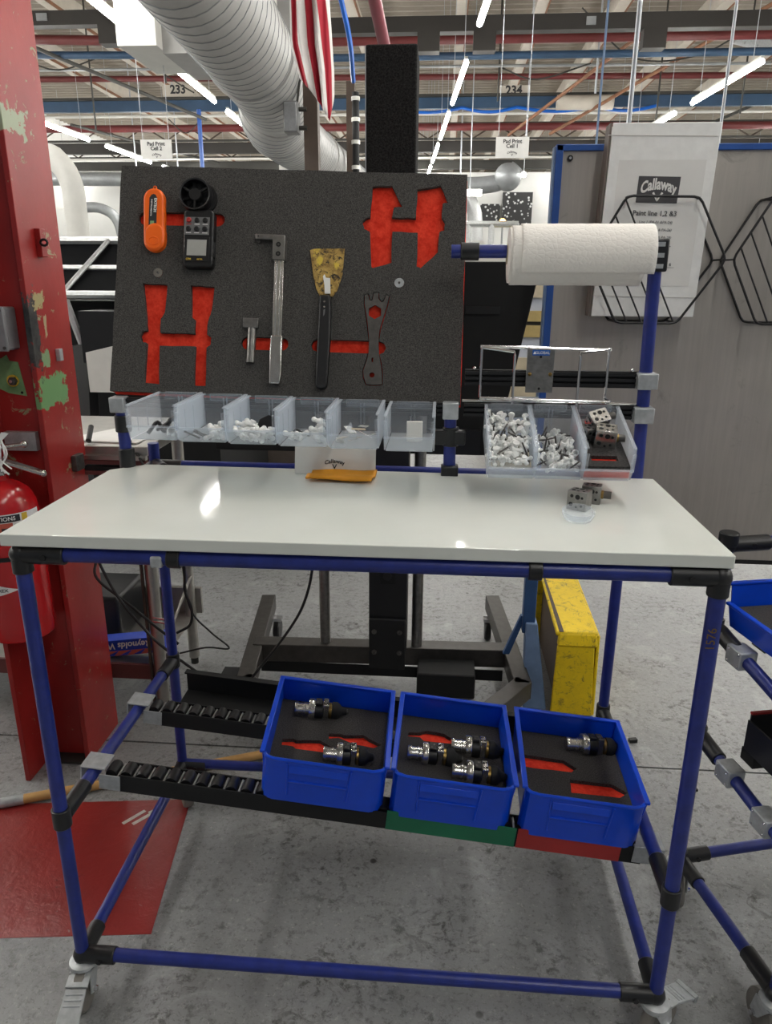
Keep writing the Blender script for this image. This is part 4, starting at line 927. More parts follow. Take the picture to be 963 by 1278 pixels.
for a in (rad(90+180), rad(30), rad(150)): build('spoke', MB().box(BP(c[0]+.025*cos(a), c[1]+.025*sin(a), .021), (.022, .0045, .004), BM.to_3x3() @ Matrix.Rotation(a, 3, 'Z')), 'black_plastic', o)
for k in range(8):
    a = 2*pi*k/8+.2; build('fan_blade', MB().box(BP(c[0]+.024*cos(a), c[1]+.024*sin(a), .009), (.020, .0110, .001), BM.to_3x3() @ Matrix.Rotation(a, 3, 'Z') @ Matrix.Rotation(.7, 3, 'X')), 'black_matte', o)
bprism('side_fan_rim', circ(.2000, .4560, .0365, 28), -.006, .012, 'black_plastic', o)
bprism('keypad', brect(.1690, .2270, .3650, .4060), .0222, .001, 'mid_grey', o)
for i in range(3):
    for j in range(2):
        x, y = .1785+i*.0193, .3985-j*.0200
        kp = build('button', MB().lathe([(.0062, 0), (.0062, .003), (.0045, .0045), (.0001, .0048)], BP(x, y, .0225), BM.to_3x3() @ Vector((0, 0, 1)), 14), 'red_tape' if i == 0 and j == 0 else 'black_plastic', o)
        bprism('button_caption', brect(x-.006, x+.006, y-.0098, y-.0080), .0230, .0004, 'red_tape' if i == 0 and j == 0 else 'white_ink', o)
bprism('bezel', brect(.170, .2300, .3030, .3600), .0220, .0015, 'black_plastic', o, .001); bprism('lcd', brect(.1770, .2225, .3170, .3535), .0232, .0010, 'lcd', o)
text('lettering', 'CFM', .0062, 'yellow_ink', BT(.1815, .3085, .0237), o, .0001, .0002); text('lettering', 'METER', .0044, 'yellow_ink', BT(.2080, .3085, .0237), o, .0001, .0001)
bprism('side_grip', brect(.2345, .2400, .315, .352), .006, .012, 'black_matte', o, .002)
# washers pinning the foam
for x, y, lb, m_ in ((.1019, .2821, 'bright round washer with a screw under the orange meter', 'white_plastic'), (.6707, .2747, 'round grey washer with a screw above the flat spanner', 'galvanised')):
    o = on_board('washer', x, y, lb, 'washer'); ax = BM.to_3x3() @ Vector((0, 0, 1))
    build('disc', MB().lathe([(.001, 0), (.0108, 0), (.0112, .0008), (.0108, .0018), (.001, .0018)], BP(x, y, -.001), ax, 26), 'galvanised' if m_ != 'white_plastic' else 'silver', o)
    build('screw_head', MB().lathe([(.0028, 0), (.0026, .0018), (.0005, .0024)], BP(x, y, .0008), ax, 10), 'dark_steel', o)
# small T shaped key
o = on_board('tee_key', .333, .125, 'short grey steel T key with a square head on the board', 'tool')
bprism('head', [(.3132, .1578), (.3488, .1573), (.3494, .1797), (.3130, .1800)], -.006, .018, 'steel', o, .0012)
build('shank', MB().tube(BP(.3335, .158, .002), BP(.3335, .0775, .002), .0102, 16), 'steel', o)
# long bar tool
o = on_board('long_bar_tool', .393, .2, 'long silver bar tool with a hooked bracket at its top, middle of the board', 'tool')
bprism('bracket', [(.3325, .3745), (.3341, .3627), (.3741, .3620), (.3755, .3165), (.4036, .3160), (.4025, .3738)], -.006, .020, 'steel', o, .0015)
bprism('bracket_side', [(.4030, .3165), (.4068, .3165), (.4062, .363), (.4028, .363)], -.006, .012, 'dark_steel', o)
for x, y in ((.3883, .3511), (.3885, .3295)): bprism('socket_screw', circ(x, y, .0056, 14), .0140, .0006, 'black_matte', o); build('screw_hex', MB().tube(BP(x, y, .0146), BP(x, y, .0149), .0028, 6), 'dark_steel', o)
bprism('bracket_pin', circ(.3405, .3600, .004, 10), .0, .006, 'dark_steel', o); bprism('pin_hole', circ(.3405, .3690, .0016, 8), .0142, .0003, 'black_matte', o)
for x0, x1 in ((0, .0056), (.0072, .0140), (.0156, .0218)): bprism('bar', [(.3828+x0, .142), (.3828+x1, .142), (.3798+x1, .3165), (.3798+x0, .3165)], -.004, .014, 'silver', o, .001)
bprism('bar_core', [(.3838, .142), (.4040, .142), (.4006, .3165), (.3808, .3165)], -.004, .011, 'steel', o)
bprism('grip', [(.3815, .0290), (.4060, .0292), (.4090, .0500), (.4077, .1415), (.3800, .1422), (.3795, .10)], -.006, .021, 'silver', o, .003)
# scraper
o = on_board('paint_scraper', .5, .2, 'paint crusted scraper with a black handle on the board', 'scraper')
bprism('blade', [(.4605, .3436), (.4700, .3470), (.5411, .3495), (.5387, .289), (.5283, .2522), (.5188, .2378), (.4882, .2381), (.4792, .2548), (.4716, .283)], .001, .002, 'scraper_blade', o)
bprism('paint_blob', [(.4940, .2830), (.4975, .2880), (.5010, .2800), (.5106, .2790), (.5132, .2437), (.5000, .2433), (.4985, .262)], .003, .003, 'white_paper', o)
bprism('handle', [(.4890, .2380), (.5150, .2385), (.5172, .200), (.5188, .1425), (.5168, .0290), (.5120, .0235), (.5029, .0212), (.4940, .0235), (.4891, .0290), (.4888, .1415), (.4893, .200)], -.003, .018, 'black_plastic', o, .004)
bprism('hang_hole', circ(.5030, .0446, .0052, 14), .0151, .0004, 'black_matte', o)
for x, y in ((.5015, .222), (.5020, .210)): bprism('rivet', circ(x, y, .0022, 10), .0151, .0005, 'silver', o)
bprism('paint_chip', [(.5005, .203), (.5045, .205), (.5035, .193), (.5005, .188)], .0151, .0003, 'mid_grey', o)
# flat spanner with holes
o = on_board('flat_spanner', .615, .14, 'flat grey multi slot spanner showing red foam through its holes', 'spanner')
hexh = circ(.6179, .2056, .0165, 6, rad(30)); plate('body', WR, [hexh, circ(.6181, .0603, .0062, 10), [(.6155, .0895), (.6192, .0905), (.6192, .1010), (.6155, .1000)]], .006, 'dark_steel', BM @ Matrix.Translation((0, 0, -.002)), o, False)

# ---------------------------------------------------------------- black mast on its wheeled stand
o = empty('mast_stand', (-.17, 2.6, 0), 'tall black mast on a dark steel wheeled base behind the bench', 'stand')
MX0, MX1 = -.248, -.095
build('mast', MB().b2(MX0+.004, MX1-.008, 2.5, 2.62, .20, 1.60), 'stand_metal', o, .002).data.materials[0] = MATS['black_plastic']
build('mast_cover', MB().b2(MX0, MX1, 2.47, 2.66, 1.55, 2.205), 'stand_black', o, .006)
build('cover_edge', MB().b2(MX0-.002, MX0+.001, 2.468, 2.475, 1.55, 2.20), 'galvanised', o)
build('foot_plate', MB().b2(MX0+.005, MX1-.012, 2.485, 2.50, .13, .335), 'stand_metal', o, .002).data.materials[0] = MATS['black_matte']
for x in (MX0+.025, MX1-.033):
    for z in (.2, .285): b_ = build('bolt', MB().lathe([(.010, 0), (.010, .003), (.006, .003), (.006, .008), (.0001, .008)], (x, 2.485, z), (0, -1, 0), 8), 'dark_steel', o)
for z, hz, nm in ((.72, .045, 'mast_slot'), (.51, .035, 'mast_slot')):
    build(nm, MB().b2(-.205, -.145, 2.496, 2.501, z-hz, z+hz), 'black_matte', o, .003)
build('cable_hole', MB().tube((-.175, 2.496, .505), (-.175, 2.494, .505), .016, 14), 'black_plastic', o)
def beam(nm, a, b, w, h, zt):   # box beam in plan from a to b
    a, b = Vector((a[0], a[1], 0)), Vector((b[0], b[1], 0)); d = (b-a).normalized(); s = Vector((-d.y, d.x, 0))*w/2
    q = [a-s, b-s, b+s, a+s]; return build(nm, MB().hexa([p+Vector((0, 0, zt-h)) for p in q], [p+Vector((0, 0, zt)) for p in q]), 'stand_metal', o, .003)
beam('base_leg', (-.755, 3.04), (-.675, 2.30), .062, .07, .17); beam('base_leg', (.262, 3.12), (.325, 2.36), .062, .07, .17)
beam('base_toe', (-.685, 2.325), (-.50, 2.13), .062, .07, .17); beam('base_toe', (.330, 2.385), (.17, 2.16), .062, .07, .17)
beam('cross_beam', (-.71, 2.59), (.29, 2.62), .07, .075, .175); build('cross_web', MB().b2(-.68, .27, 2.56, 2.565, .055, .10), 'black_matte', o)
build('battery_box', MB().b2(-.06, .16, 2.46, 2.60, .03, .13), 'black_matte', o, .006)
scr = build('display_panel', MB().hexa([(-.85, 2.70, .92), (.205, 2.70, .92), (.205, 2.75, .92), (-.85, 2.75, .92)], [(-.85, 2.70, 1.605), (.335, 2.70, 1.605), (.335, 2.75, 1.605), (-.85, 2.75, 1.605)]), 'black_matte', o, .004)
tag(scr, 'large flat black panel behind the foam board')
build('panel_slot', MB().b2(.08, .20, 2.694, 2.70, 1.43, 1.455), 'black_plastic', scr); build('lower_box', MB().b2(-.05, .15, 2.66, 2.70, .93, 1.02), 'black_plastic', scr)
for x in (-.427, -.066): build('brace_pole', MB().tube((x, 2.6, .17), (x, 2.62, 1.6), .021, 12), 'steel', o)
for x, y in ((-.715, 2.95), (-.505, 2.155), (.225, 3.02), (.18, 2.19)):
    k = build('caster', MB().lathe([(.012, -.014), (.040, -.014), (.045, -.009), (.045, .009), (.040, .014), (.012, .014)], (x+.015, y, .045), (1, 0, 0), 18), 'black_plastic', o); build('caster_fork', MB().b2(x-.006, x+.036, y-.018, y+.018, .088, .102), 'chrome', k)
build('stop_pad', MB().b2(-.775, -.715, 2.33, 2.40, .02, .16), 'black_matte', o)

# ---------------------------------------------------------------- red column with its fittings
o = empty('red_column', (-1.2, 2.1, 0), 'red steel I beam column with chipped paint showing green and black, left edge', 'column')
build('flange', MB().b2(-1.150, -1.134, 2.015, 2.24, 0, 6.45), 'column_red', o, .002)
build('web', MB().b2(-1.28, -1.150, 2.050, 2.066, 0, 6.45), 'column_red', o)
build('flange', MB().b2(-1.296, -1.280, 1.905, 2.24, 0, 6.45), 'column_red', o, .002)
build('base_plate', MB().b2(-1.31, -1.14, 2.0, 2.25, 0, .008), 'far_dark', o)
build('bare_patch', MB().prism([(-1.252, 1.325), (-1.236, 1.335), (-1.230, 1.318), (-1.205, 1.315), (-1.192, 1.218), (-1.245, 1.226), (-1.275, 1.24), (-1.275, 1.32)], Matrix(((1, 0, 0, 0), (0, 0, -1, 2.050), (0, 1, 0, 0), (0, 0, 0, 1))), .0015), 'green_patina', o)
b_ = build('washer', MB().tube((-1.226, 2.050, 1.262), (-1.226, 2.043, 1.262), .017, 16), 'yellow_ink', o); build('bolt_head', MB().tube((-1.222, 2.043, 1.262), (-1.222, 2.032, 1.262), .0125, 6), 'dark_steel', b_); build('bolt_tip', MB().tube((-1.222, 2.032, 1.262), (-1.222, 2.026, 1.262), .005, 8), 'silver', b_)
build('bolt_hole', MB().tube((-1.205, 2.0487, 1.228), (-1.205, 2.0480, 1.228), .004, 8), 'black_matte', o)
k = build('pad_eye', MB().b2(-1.134, -1.118, 2.10, 2.13, 1.60, 1.675), 'column_red', o, .002); build('eye_ring', MB().path([(-1.110+.010*cos(a), 2.10, 1.638+.008*sin(a)) for a in [2*pi*i/14 for i in range(14)]], .0035, 6, True), 'black_plastic', k)
build('clip', MB().b2(-1.134, -1.12, 2.13, 2.15, 1.31, 1.345), 'galvanised', o, .002); build('low_clip', MB().b2(-1.134, -1.115, 2.14, 2.19, .97, 1.02), 'dark_steel', o, .003)
o = empty('junction_box', (-1.23, 2.03, 1.35), 'grey cast junction box with a white sticker on the red column', 'box')
build('body', MB().b2(-1.279, -1.190, 1.99, 2.05, 1.352, 1.468), 'grey_box', o, .006); build('lid', MB().b2(-1.279, -1.188, 1.98, 1.99, 1.350, 1.470), 'grey_box', o, .003)
for x, z in ((-1.196, 1.360), (-1.196, 1.460)): build('lid_screw', MB().tube((x, 1.98, z), (x, 1.977, z), .0045, 8), 'dark_steel', o)
k = build('sticker', MB().b2(-1.262, -1.212, 1.9785, 1.98, 1.39, 1.44), 'white_paper', o)
for i in range(4): build('sticker_print', MB().b2(-1.222-.007*i-.001, -1.222-.007*i+.001, 1.978, 1.9785, 1.40, 1.425), 'grey_ink', k)
# fire extinguisher
o = empty('fire_extinguisher', (-1.247, 1.95, .5), 'red fire extinguisher hung on the red column, handle tied with white straps', 'extinguisher')
EX, EY, ER = -1.249, 1.945, .094
build('cylinder', MB().lathe([(.001, .515), (.075, .512), (.090, .520), (ER, .54), (ER, .90), (.089, .935), (.074, .965), (.050, .985), (.026, .995), (.024, 1.01), (.001, 1.01)], (EX, EY, 0), (0, 0, 1), 40), 'ext_red', o)
def ring(r_, z0, z1, a0, a1, nm, mat):
    n = 26; v = []; f = []
    for i in range(n+1):
        a = rad(a0+(a1-a0)*i/n); v += [(EX+r_*sin(a), EY-r_*cos(a), z0), (EX+r_*sin(a), EY-r_*cos(a), z1)]
    f = [(2*i, 2*i+2, 2*i+3, 2*i+1) for i in range(n)]; return build(nm, MB().add(v, f), mat, o)
ring(ER+.0008, .842, .915, -75, 95, 'label', 'white_paper'); ring(ER+.0014, .892, .912, -75, 55, 'label_band', 'ink'); ring(ER+.0016, .875, .913, 58, 68, 'label_tab', 'yellow_ink'); ring(ER+.0015, .842, .89, 18, 42, 'label_picture', 'box_red'); ring(ER+.0018, .850, .876, 24, 34, 'label_figure', 'ink')
def cyl_text(s, size, z, a0, mat, r_=ER+.0022, sx=1):
    def wp(p): a = rad(a0)+p.x/r_; return (EX+r_*sin(a), EY-r_*cos(a), z+p.y)
    return text('lettering', s, size, mat, Matrix(), o, .0, .0003, wp, 'CENTER', 0, sx)
cyl_text('INSTRUCTIONS', .016, .902, 14, 'white_ink')
v = []; f = []; n = 16
for i in range(n+1):
    t = i/n*2-1; a = t*.62+rad(2); h_ = .017*(1-abs(t)); v += [(EX+(ER+.001)*sin(a), EY-(ER+.001)*cos(a), .690-h_), (EX+(ER+.001)*sin(a), EY-(ER+.001)*cos(a), .690+h_)]
build('diamond_label', MB().add(v, [(2*i, 2*i+2, 2*i+3, 2*i+1) for i in range(n)]), 'white_paper', o); cyl_text('AMEREX', .013, .690, 2, 'ink', ER+.002, 1.2)
ring(ER+.002, .777, .790, -90, 90, 'strap_band', 'black_plastic')
build('valve', MB().lathe([(.020, 1.0), (.022, 1.03), (.014, 1.05), (.014, 1.075)], (EX, EY, 0), (0, 0, 1), 14), 'silver', o)
build('lever', MB().hexa([(EX-.02, EY-.012, 1.055), (EX+.13, EY-.012, 1.012), (EX+.13, EY+.012, 1.012), (EX-.02, EY+.012, 1.055)], [(EX-.02, EY-.012, 1.066), (EX+.13, EY-.012, 1.024), (EX+.13, EY+.012, 1.024), (EX-.02, EY+.012, 1.066)]), 'silver', o, .003)
build('lever', MB().hexa([(EX-.03, EY-.011, 1.078), (EX+.088, EY-.011, 1.094), (EX+.088, EY+.011, 1.094), (EX-.03, EY+.011, 1.078)], [(EX-.03, EY-.011, 1.089), (EX+.088, EY-.011, 1.104), (EX+.088, EY+.011, 1.104), (EX-.03, EY+.011, 1.089)]), 'silver', o, .003)
build('lever_tip', MB().ball((EX+.088, EY, 1.099), .010), 'silver', o); build('lever_tip', MB().ball((EX+.132, EY, 1.016), .010), 'silver', o)
build('wall_bracket', MB().b2(EX-.02, EX+.075, 2.03, 2.05, 1.06, 1.115), 'tan_board', o).data.materials[0] = MATS['galvanised']
for k in range(4):
    q = [(EX+.0+.012*k, EY-.02, 1.04+.008*k), (EX+.01+.012*k, EY-.03, 1.08), (EX+.03, EY-.02, 1.11+.006*k), (EX+.045-.02*k, EY-.018, 1.075), (EX+.02+.01*k, EY-.03, 1.03-.004*k)]
    build('tie_strap', MB().path(smoothpath(q, 5), .0025, 6), 'white_plastic', o)
build('tie_tag', MB().hexa([(EX+.015, EY-.03, 1.105), (EX+.025, EY-.03, 1.098), (EX+.065, EY-.028, 1.135), (EX+.045, EY-.028, 1.138)], [(EX+.015, EY-.028, 1.105), (EX+.025, EY-.028, 1.098), (EX+.065, EY-.026, 1.135), (EX+.045, EY-.026, 1.138)]), 'white_plastic', o)
for x, z in ((EX+.05, 1.02), (EX+.06, 1.035)): build('tie_end', MB().tube((x-.03, EY-.025, z+.02), (x, EY-.03, z), .002, 5), 'white_plastic', o)
# ---------------------------------------------------------------- blue bins on the tracks
def blue_bin(M, label, group, w0, w1, l=.318, h=.105, name='blue_bin', foam_holes=(), foam=True, hl=None):
    """M: frame with origin at the bottom front centre, x along the front, y to the back"""
    o = empty(name, (0, 0, 0), label, 'bin', group); o.matrix_basis = M; t = .0035; a0, a1 = w0; b0, b1 = w1     # front x range, back x range
    def q(nm, bot, tp, bv=.001): return build(nm, MB().hexa(bot, tp), 'bin_blue', o, bv, True)
    q('bottom', [(a0+.012, .014, 0), (a1-.012, .014, 0), (b1-.01, l-.006, 0), (b0+.01, l-.006, 0)], [(a0+.012, .014, t), (a1-.012, .014, t), (b1-.01, l-.006, t), (b0+.01, l-.006, t)])
    q('back_wall', [(b0+.008, l-.010, 0), (b1-.008, l-.010, 0), (b1-.008, l-.006, 0), (b0+.008, l-.006, 0)], [(b0, l-.004, h), (b1, l-.004, h), (b1, l, h), (b0, l, h)])
    for s, f0, r0 in ((1, a0, b0), (-1, a1, b1)):
        X = lambda x, d: x+s*d
        def pr(x0f, x1f, x0b, x1b): return [(min(x0f, x1f), .02, 0), (max(x0f, x1f), .02, 0), (max(x0b, x1b), l-.006, 0), (min(x0b, x1b), l-.006, 0)]
        bt = pr(X(f0, .010), X(f0, .0135), X(r0, .008), X(r0, .0115)); tp = pr(X(f0, .0), X(f0, .0035), X(r0, 0), X(r0, .0035)); hh_ = hl if (hl and s == 1) else h; tp = [(x, (.012 if y < .1 else l), hh_) for x, y, z in tp]
        q('side_wall', bt, tp)
        rm = pr(X(f0, -.005), X(f0, .007), X(r0, -.005), X(r0, .007)); q('rim', [(x, (.010 if y < .1 else l+.003), hh_-.004) for x, y, z in rm], [(x, (.010 if y < .1 else l+.003), hh_+.003) for x, y, z in rm], .002)
    q('rim', [(b0-.005, l-.007, h-.004), (b1+.005, l-.007, h-.004), (b1+.005, l+.005, h-.004), (b0-.005, l+.005, h-.004)], [(b0-.005, l-.007, h+.003), (b1+.005, l-.007, h+.003), (b1+.005, l+.005, h+.003), (b0-.005, l+.005, h+.003)], .002)
    # front: upright lower part with chamfered ends, lip rim and a raised label holder
    hf = h-.006; ch = .030
    P = [(a0+.002, .020), (a0+.012, .004), (a0+ch, -.002), (a1-ch, -.002), (a1-.012, .006), (a1-.002, .020)]
    v = [(x, y+.003, -.008) for x, y in P]+[(x, y-.002, hf) for x, y in P]+[(x, y+.007, -.008) for x, y in P]+[(x, y+.004, hf) for x, y in P]; n = len(P); f = []
    for i in range(n-1): f += [(i, i+1, n+i+1, n+i), (2*n+i+1, 2*n+i, 3*n+i, 3*n+i+1), (n+i, n+i+1, 3*n+i+1, 3*n+i), (i+1, i, 2*n+i, 2*n+i+1)]
    f += [(0, n, 3*n, 2*n), (n-1, 3*n-1, 4*n-1, 2*n-1)]
    build('front_wall', MB().add(v, f), 'bin_blue', o, 0, True)
    build('front_rim', MB().path([(x, y, hf+.001) for x, y in P], .0042, 8), 'bin_blue', o, 0, True)
    c0, c1 = a0+(a1-a0)*.23, a0+(a1-a0)*.70; yo = -.003
    def yf(z): return .002-.004*z/hf+yo
    fr = [('holder_side', (c0, .012), (c0-.004, hf-.004)), ('holder_side', (c1, .012), (c1+.006, hf-.004)), ('holder_bar', (c0, .048), (c1, .048)), ('holder_bar', (c0, .074), (c1, .074))]
    for nm, p, r_ in fr: build(nm, MB().path([(p[0], yf(p[1]), p[1]), (r_[0], yf(r_[1]), r_[1])], .0024, 6), 'bin_blue', o, 0, True)
    build('holder_lip', MB().hexa([(c0, yf(.074)-.004, .072), (c1, yf(.074)-.004, .072), (c1, yf(.074)+.004, .072), (c0, yf(.074)+.004, .072)], [(c0, yf(.09)+.0, .088), (c1, yf(.09)+.0, .088), (c1, yf(.09)+.005, .088), (c0, yf(.09)+.005, .088)]), 'bin_blue', o, .001, True)
    if foam:
        zf = .050; out = [(a0+.010, .022), (a1-.008, .022), (b1-.006, l-.012), (b0+.006, l-.012)]
        hs = [jag(hh, 2, .0012) for hh in foam_holes]
        plate('foam_insert', out, hs, .012, 'foam_dark', wm(o) @ Matrix.Translation((0, 0, zf-.006)), o, False)
        build('red_foam', MB().prism([(x*.985, y*.985+.003) for x, y in out], Matrix.Translation((0, 0, zf-.030)), .021), 'foam_red', o, 0, True)
    return o
def bin_frame(x): return Matrix.Translation((x, 1.335, ztr(x))) @ Matrix.Rotation(TH, 4, 'Y')
R1 = [[(-.1252, .117), (-.1272, .1394), (-.1024, .145), (-.095, .141), (-.0378, .1529), (.0028, .1262), (-.0034, .109), (-.0894, .1089), (-.0968, .1169)], [(-.0194, .1637), (-.0219, .1855), (.0052, .1896), (.015, .186), (.0614, .1976), (.075, .186), (.1086, .1679), (.09, .152), (.0458, .1552), (.004, .172)]]
R2 = [[(-.1165, .2167), (-.1155, .2338), (-.0877, .2389), (-.0712, .2503), (-.0262, .2466), (-.018, .238), (.0089, .2265), (-.0116, .2097), (-.0775, .207), (-.0871, .219)]]
R3 = [[(-.1162, .1601), (-.1094, .2063), (-.0152, .2042), (.0124, .1784), (-.0022, .1616), (-.0889, .1579)], [(-.0146, .0865), (-.0114, .1336), (.0862, .1363), (.1173, .1137), (.0954, .0922), (.0159, .0888)]]
BB = []
BB.append(blue_bin(bin_frame(-.229), 'leftmost blue bin on roller tracks, above the plain black front strip', 'blue bins on the roller tracks', (-.148, .128), (-.168, .121), foam_holes=R1))
BB.append(blue_bin(bin_frame(.055), 'middle blue bin on roller tracks, above the green front strip', 'blue bins on the roller tracks', (-.146, .122), (-.142, .119), foam_holes=R2))
BB.append(blue_bin(bin_frame(.330), 'rightmost blue bin on roller tracks, above the red front strip', 'blue bins on the roller tracks', (-.137, .126), (-.128, .130), foam_holes=R3))
def chuck(binn, p0, p1, label, tilt=0, dark=False):
    a = Vector((p0[0], p0[1], .061)); b = Vector((p1[0], p1[1], .059)); d = (b-a); L_ = d.length; ang = math.atan2(d.y, d.x)
    o = empty('tool_holder', (0, 0, 0), label, 'tool holder', 'steel tool holders in the blue bins'); o.matrix_basis = wm(binn) @ Matrix.Translation(a) @ Matrix.Rotation(ang, 4, 'Z') @ Matrix.Rotation(tilt, 4, 'X')
    s = L_/.125; X = (1, 0, 0)
    def la(nm, prof, m_, n=20): return build(nm, MB().lathe([(r_*1.3, x*s) for r_, x in prof], (0, 0, 0), X, n), m_, o, 0, True)
    la('nose', [(.005, -.001), (.0125, -.001), (.0135, .002), (.0135, .007), (.0118, .008), (.0118, .020), (.0135, .021), (.0135, .024), (.012, .026), (.012, .033), (.005, .033)], 'silver')
    for k in range(3): build('nose_window', MB().box((.013*s, .0118*cos(rad(40+60*k)), .0118*sin(rad(40+60*k))), (.009, .004, .0025), Matrix.Rotation(rad(40+60*k), 3, 'X')), 'dark_steel', o, 0, True)
    la('collar', [(.010, .032), (.0205, .033), (.0215, .035), (.0215, .045), (.0205, .047), (.010, .047)], 'silver', 28)
    la('body', [(.010, .046), (.0185, .047), (.0185, .066), (.010, .067)], 'black_plastic', 10)
    build('flat', MB().b2(.049*s, .064*s, -.013, .013, .012, .0265), 'black_plastic', o, .001, True)
    k = build('clamp_block', MB().b2(.067*s, .081*s, -.017, .017, -.024, .0255), 'silver' if not dark else 'dark_steel', o, .002, True)
    for (x, y, r_) in ((.070, -.009, .0025), (.077, -.008, .0032), (.071, .007, .0030), (.077, .009, .0022)): build('screw_hole', MB().tube((x*s, y, .025), (x*s, y, .0259), r_, 8), 'black_matte', k, 0, True)
    for (x, y, r_) in ((.053, -.006, .0024), (.059, .006, .0026)): build('screw', MB().tube((x*s, y, .026), (x*s, y, .0273), r_, 8), 'dark_steel', o, 0, True)
    la('ring', [(.008, .081), (.0155, .0815), (.0155, .0875), (.008, .088)], 'gold')
    la('tail', [(.008, .087), (.0172, .089), (.0175, .100), (.0150, .106), (.0095, .112), (.0075, .116), (.0060, .1245), (.0035, .126), (.001, .126)], 'black_matte')
    la('tip', [(.0055, .1235), (.0048, .1275), (.001, .128)], 'dark_steel', 10)
    return o
chuck(BB[0], (-.1184, .2531), (.0096, .269), 'steel and black tool holder lying at the back of the leftmost blue bin')
chuck(BB[0], (-.0214, .0892), (.0924, .1021), 'tool holder half hidden behind the front wall of the leftmost blue bin')
chuck(BB[1], (-.1147, .1372), (.0119, .1406), 'left tool holder of the three in the middle blue bin')
chuck(BB[1], (-.0123, .1878), (.1135, .1904), 'back right tool holder of the three in the middle blue bin', -.2)
chuck(BB[1], (-.0113, .0918), (.1117, .0951), 'front right tool holder of three in the middle blue bin, against its front wall')
chuck(BB[2], (-.0023, .2578), (.1355, .272), 'single tool holder with a black tail in the rightmost blue bin', -.15, True)

# ---------------------------------------------------------------- steel panel, binder and wire baskets
PY = 2.49
o = empty('metal_screen', (1.2, PY, .61), 'big grey sheet metal panel in a blue frame at right', 'panel')
build('sheet', MB().b2(.345, 2.3, PY, PY+.012, .615, 1.922), 'sheet_metal', o)
build('frame_top', MB().b2(.330, 2.3, PY-.008, PY+.03, 1.918, 1.936), 'frame_blue', o, .002); build('frame_side', MB().b2(.328, .350, PY-.008, PY+.03, .60, 1.936), 'frame_blue', o, .002); build('frame_corner', MB().b2(.322, .330, PY-.004, PY+.034, .60, 1.93), 'post_pale', o)
build('frame_bottom', MB().b2(.35, 2.3, PY-.002, PY+.02, .602, .617), 'black_matte', o)
for x, z in ((.372, 1.898), (2.2, 1.898)): b_ = build('bolt', MB().tube((x, PY, z), (x, PY-.006, z), .009, 10), 'black_plastic', o); build('bolt_tip', MB().tube((x, PY-.006, z), (x, PY-.010, z), .004, 8), 'silver', b_)
for x in (.325, 2.25): build('post', MB().b2(x, x+.045, PY+.0, PY+.045, .30, .62), 'post_blue', o, .003)
build('foot_post', MB().hexa([(.345, PY-.03, 0), (.43, PY-.03, 0), (.43, PY+.03, 0), (.345, PY+.03, 0)], [(.335, PY-.012, .345), (.378, PY-.012, .345), (.378, PY+.05, .345), (.335, PY+.05, .345)]), 'post_pale', o, .004)
build('foot_brace', MB().hexa([(.262, PY+.02, .20), (.285, PY+.02, .20), (.285, PY+.04, .20), (.262, PY+.04, .20)], [(.32, PY+.02, .36), (.338, PY+.02, .36), (.338, PY+.04, .36), (.32, PY+.04, .36)]), 'post_blue', o)
build('foot_post', MB().b2(2.24, 2.32, PY-.03, PY+.03, 0, .34), 'post_pale', o, .004)
o = empty('binder', (.62, 2.42, 1.46), 'tall white binder with a printed cover standing in the left wire basket', 'binder')
bz0, bz1 = 1.440, 1.978
def bq(xa, xb, xc, xd, y0, y1, za, zb): return MB().hexa([(xa, y0, za), (xb, y0, za), (xb, y1, za), (xa, y1, za)], [(xc, y0, zb), (xd, y0, zb), (xd, y1, zb), (xc, y1, zb)])
build('front_cover', bq(.458, .766, .474, .779, 2.398, 2.402, bz0, bz1), 'white_plastic', o, .0015); build('back_cover', bq(.452, .762, .468, .776, 2.455, 2.459, bz0, bz1), 'white_plastic', o, .0015)
build('spine', bq(.450, .456, .466, .472, 2.398, 2.459, bz0, bz1), 'tan_board', o, .001).data.materials[0] = MATS['cabinet_brown']
build('pages', bq(.470, .752, .484, .766, 2.404, 2.453, bz0+.01, bz1-.02), 'white_paper', o)
build('cover_sleeve', bq(.492, .740, .500, .748, 2.3972, 2.398, 1.53, 1.88), 'white_paper', o)
for q in (0, 1): build('cover_fold', MB().hexa(*[[(x, y, z) for x, y, z in ((.462, 2.3965, zz), (.77, 2.3965, zz-.004), (.77, 2.398, zz-.004), (.462, 2.398, zz))] for zz in ((1.945, 1.947), (1.5, 1.502))[q]]), 'card_white', o)
CM = lambda x, z: FR((x, 2.3960, z), (1, 0, -.022), (.022, 0, 1))
build('logo_field', MB().prism([(-.060, -.036), (.059, -.036), (.061, .036), (-.059, .036)], FR((.619, 2.3970, 1.800), (1, 0, -.022), (.03, 0, 1)), .0006), 'logo_grey', o)
text('lettering', 'Callaway', .034, 'white_ink', CM(.620, 1.8105), o, .0002, .0011, lambda p: (p.x, p.y*1.25-5.6*p.x*p.x+.004, p.z), 'CENTER', .0, .84)
build('emblem', MB().prism([(-.016, .010), (-.011, .013), (-.001, -.004), (-.0005, -.013)], CM(.619, 1.781), .0004), 'white_ink', o); build('emblem', MB().prism([(.016, .010), (.011, .013), (.001, -.004), (.0005, -.013)], CM(.619, 1.781), .0004), 'white_ink', o)
text('lettering', 'Paint line 1,2 &3', .0195, 'grey_ink', CM(.617, 1.735), o, .0002, .0004)
for s_, z in (('Line 1 (PA-01 &PA-24)', 1.711), ('Line 2 (Pa-25 & PA-26)', 1.690), ('Line 3 (PA-27 & PA-28)', 1.669)): text('lettering', s_, .0105, 'grey_ink', CM(.622, z), o, .0002, 0, None, 'CENTER', .15)
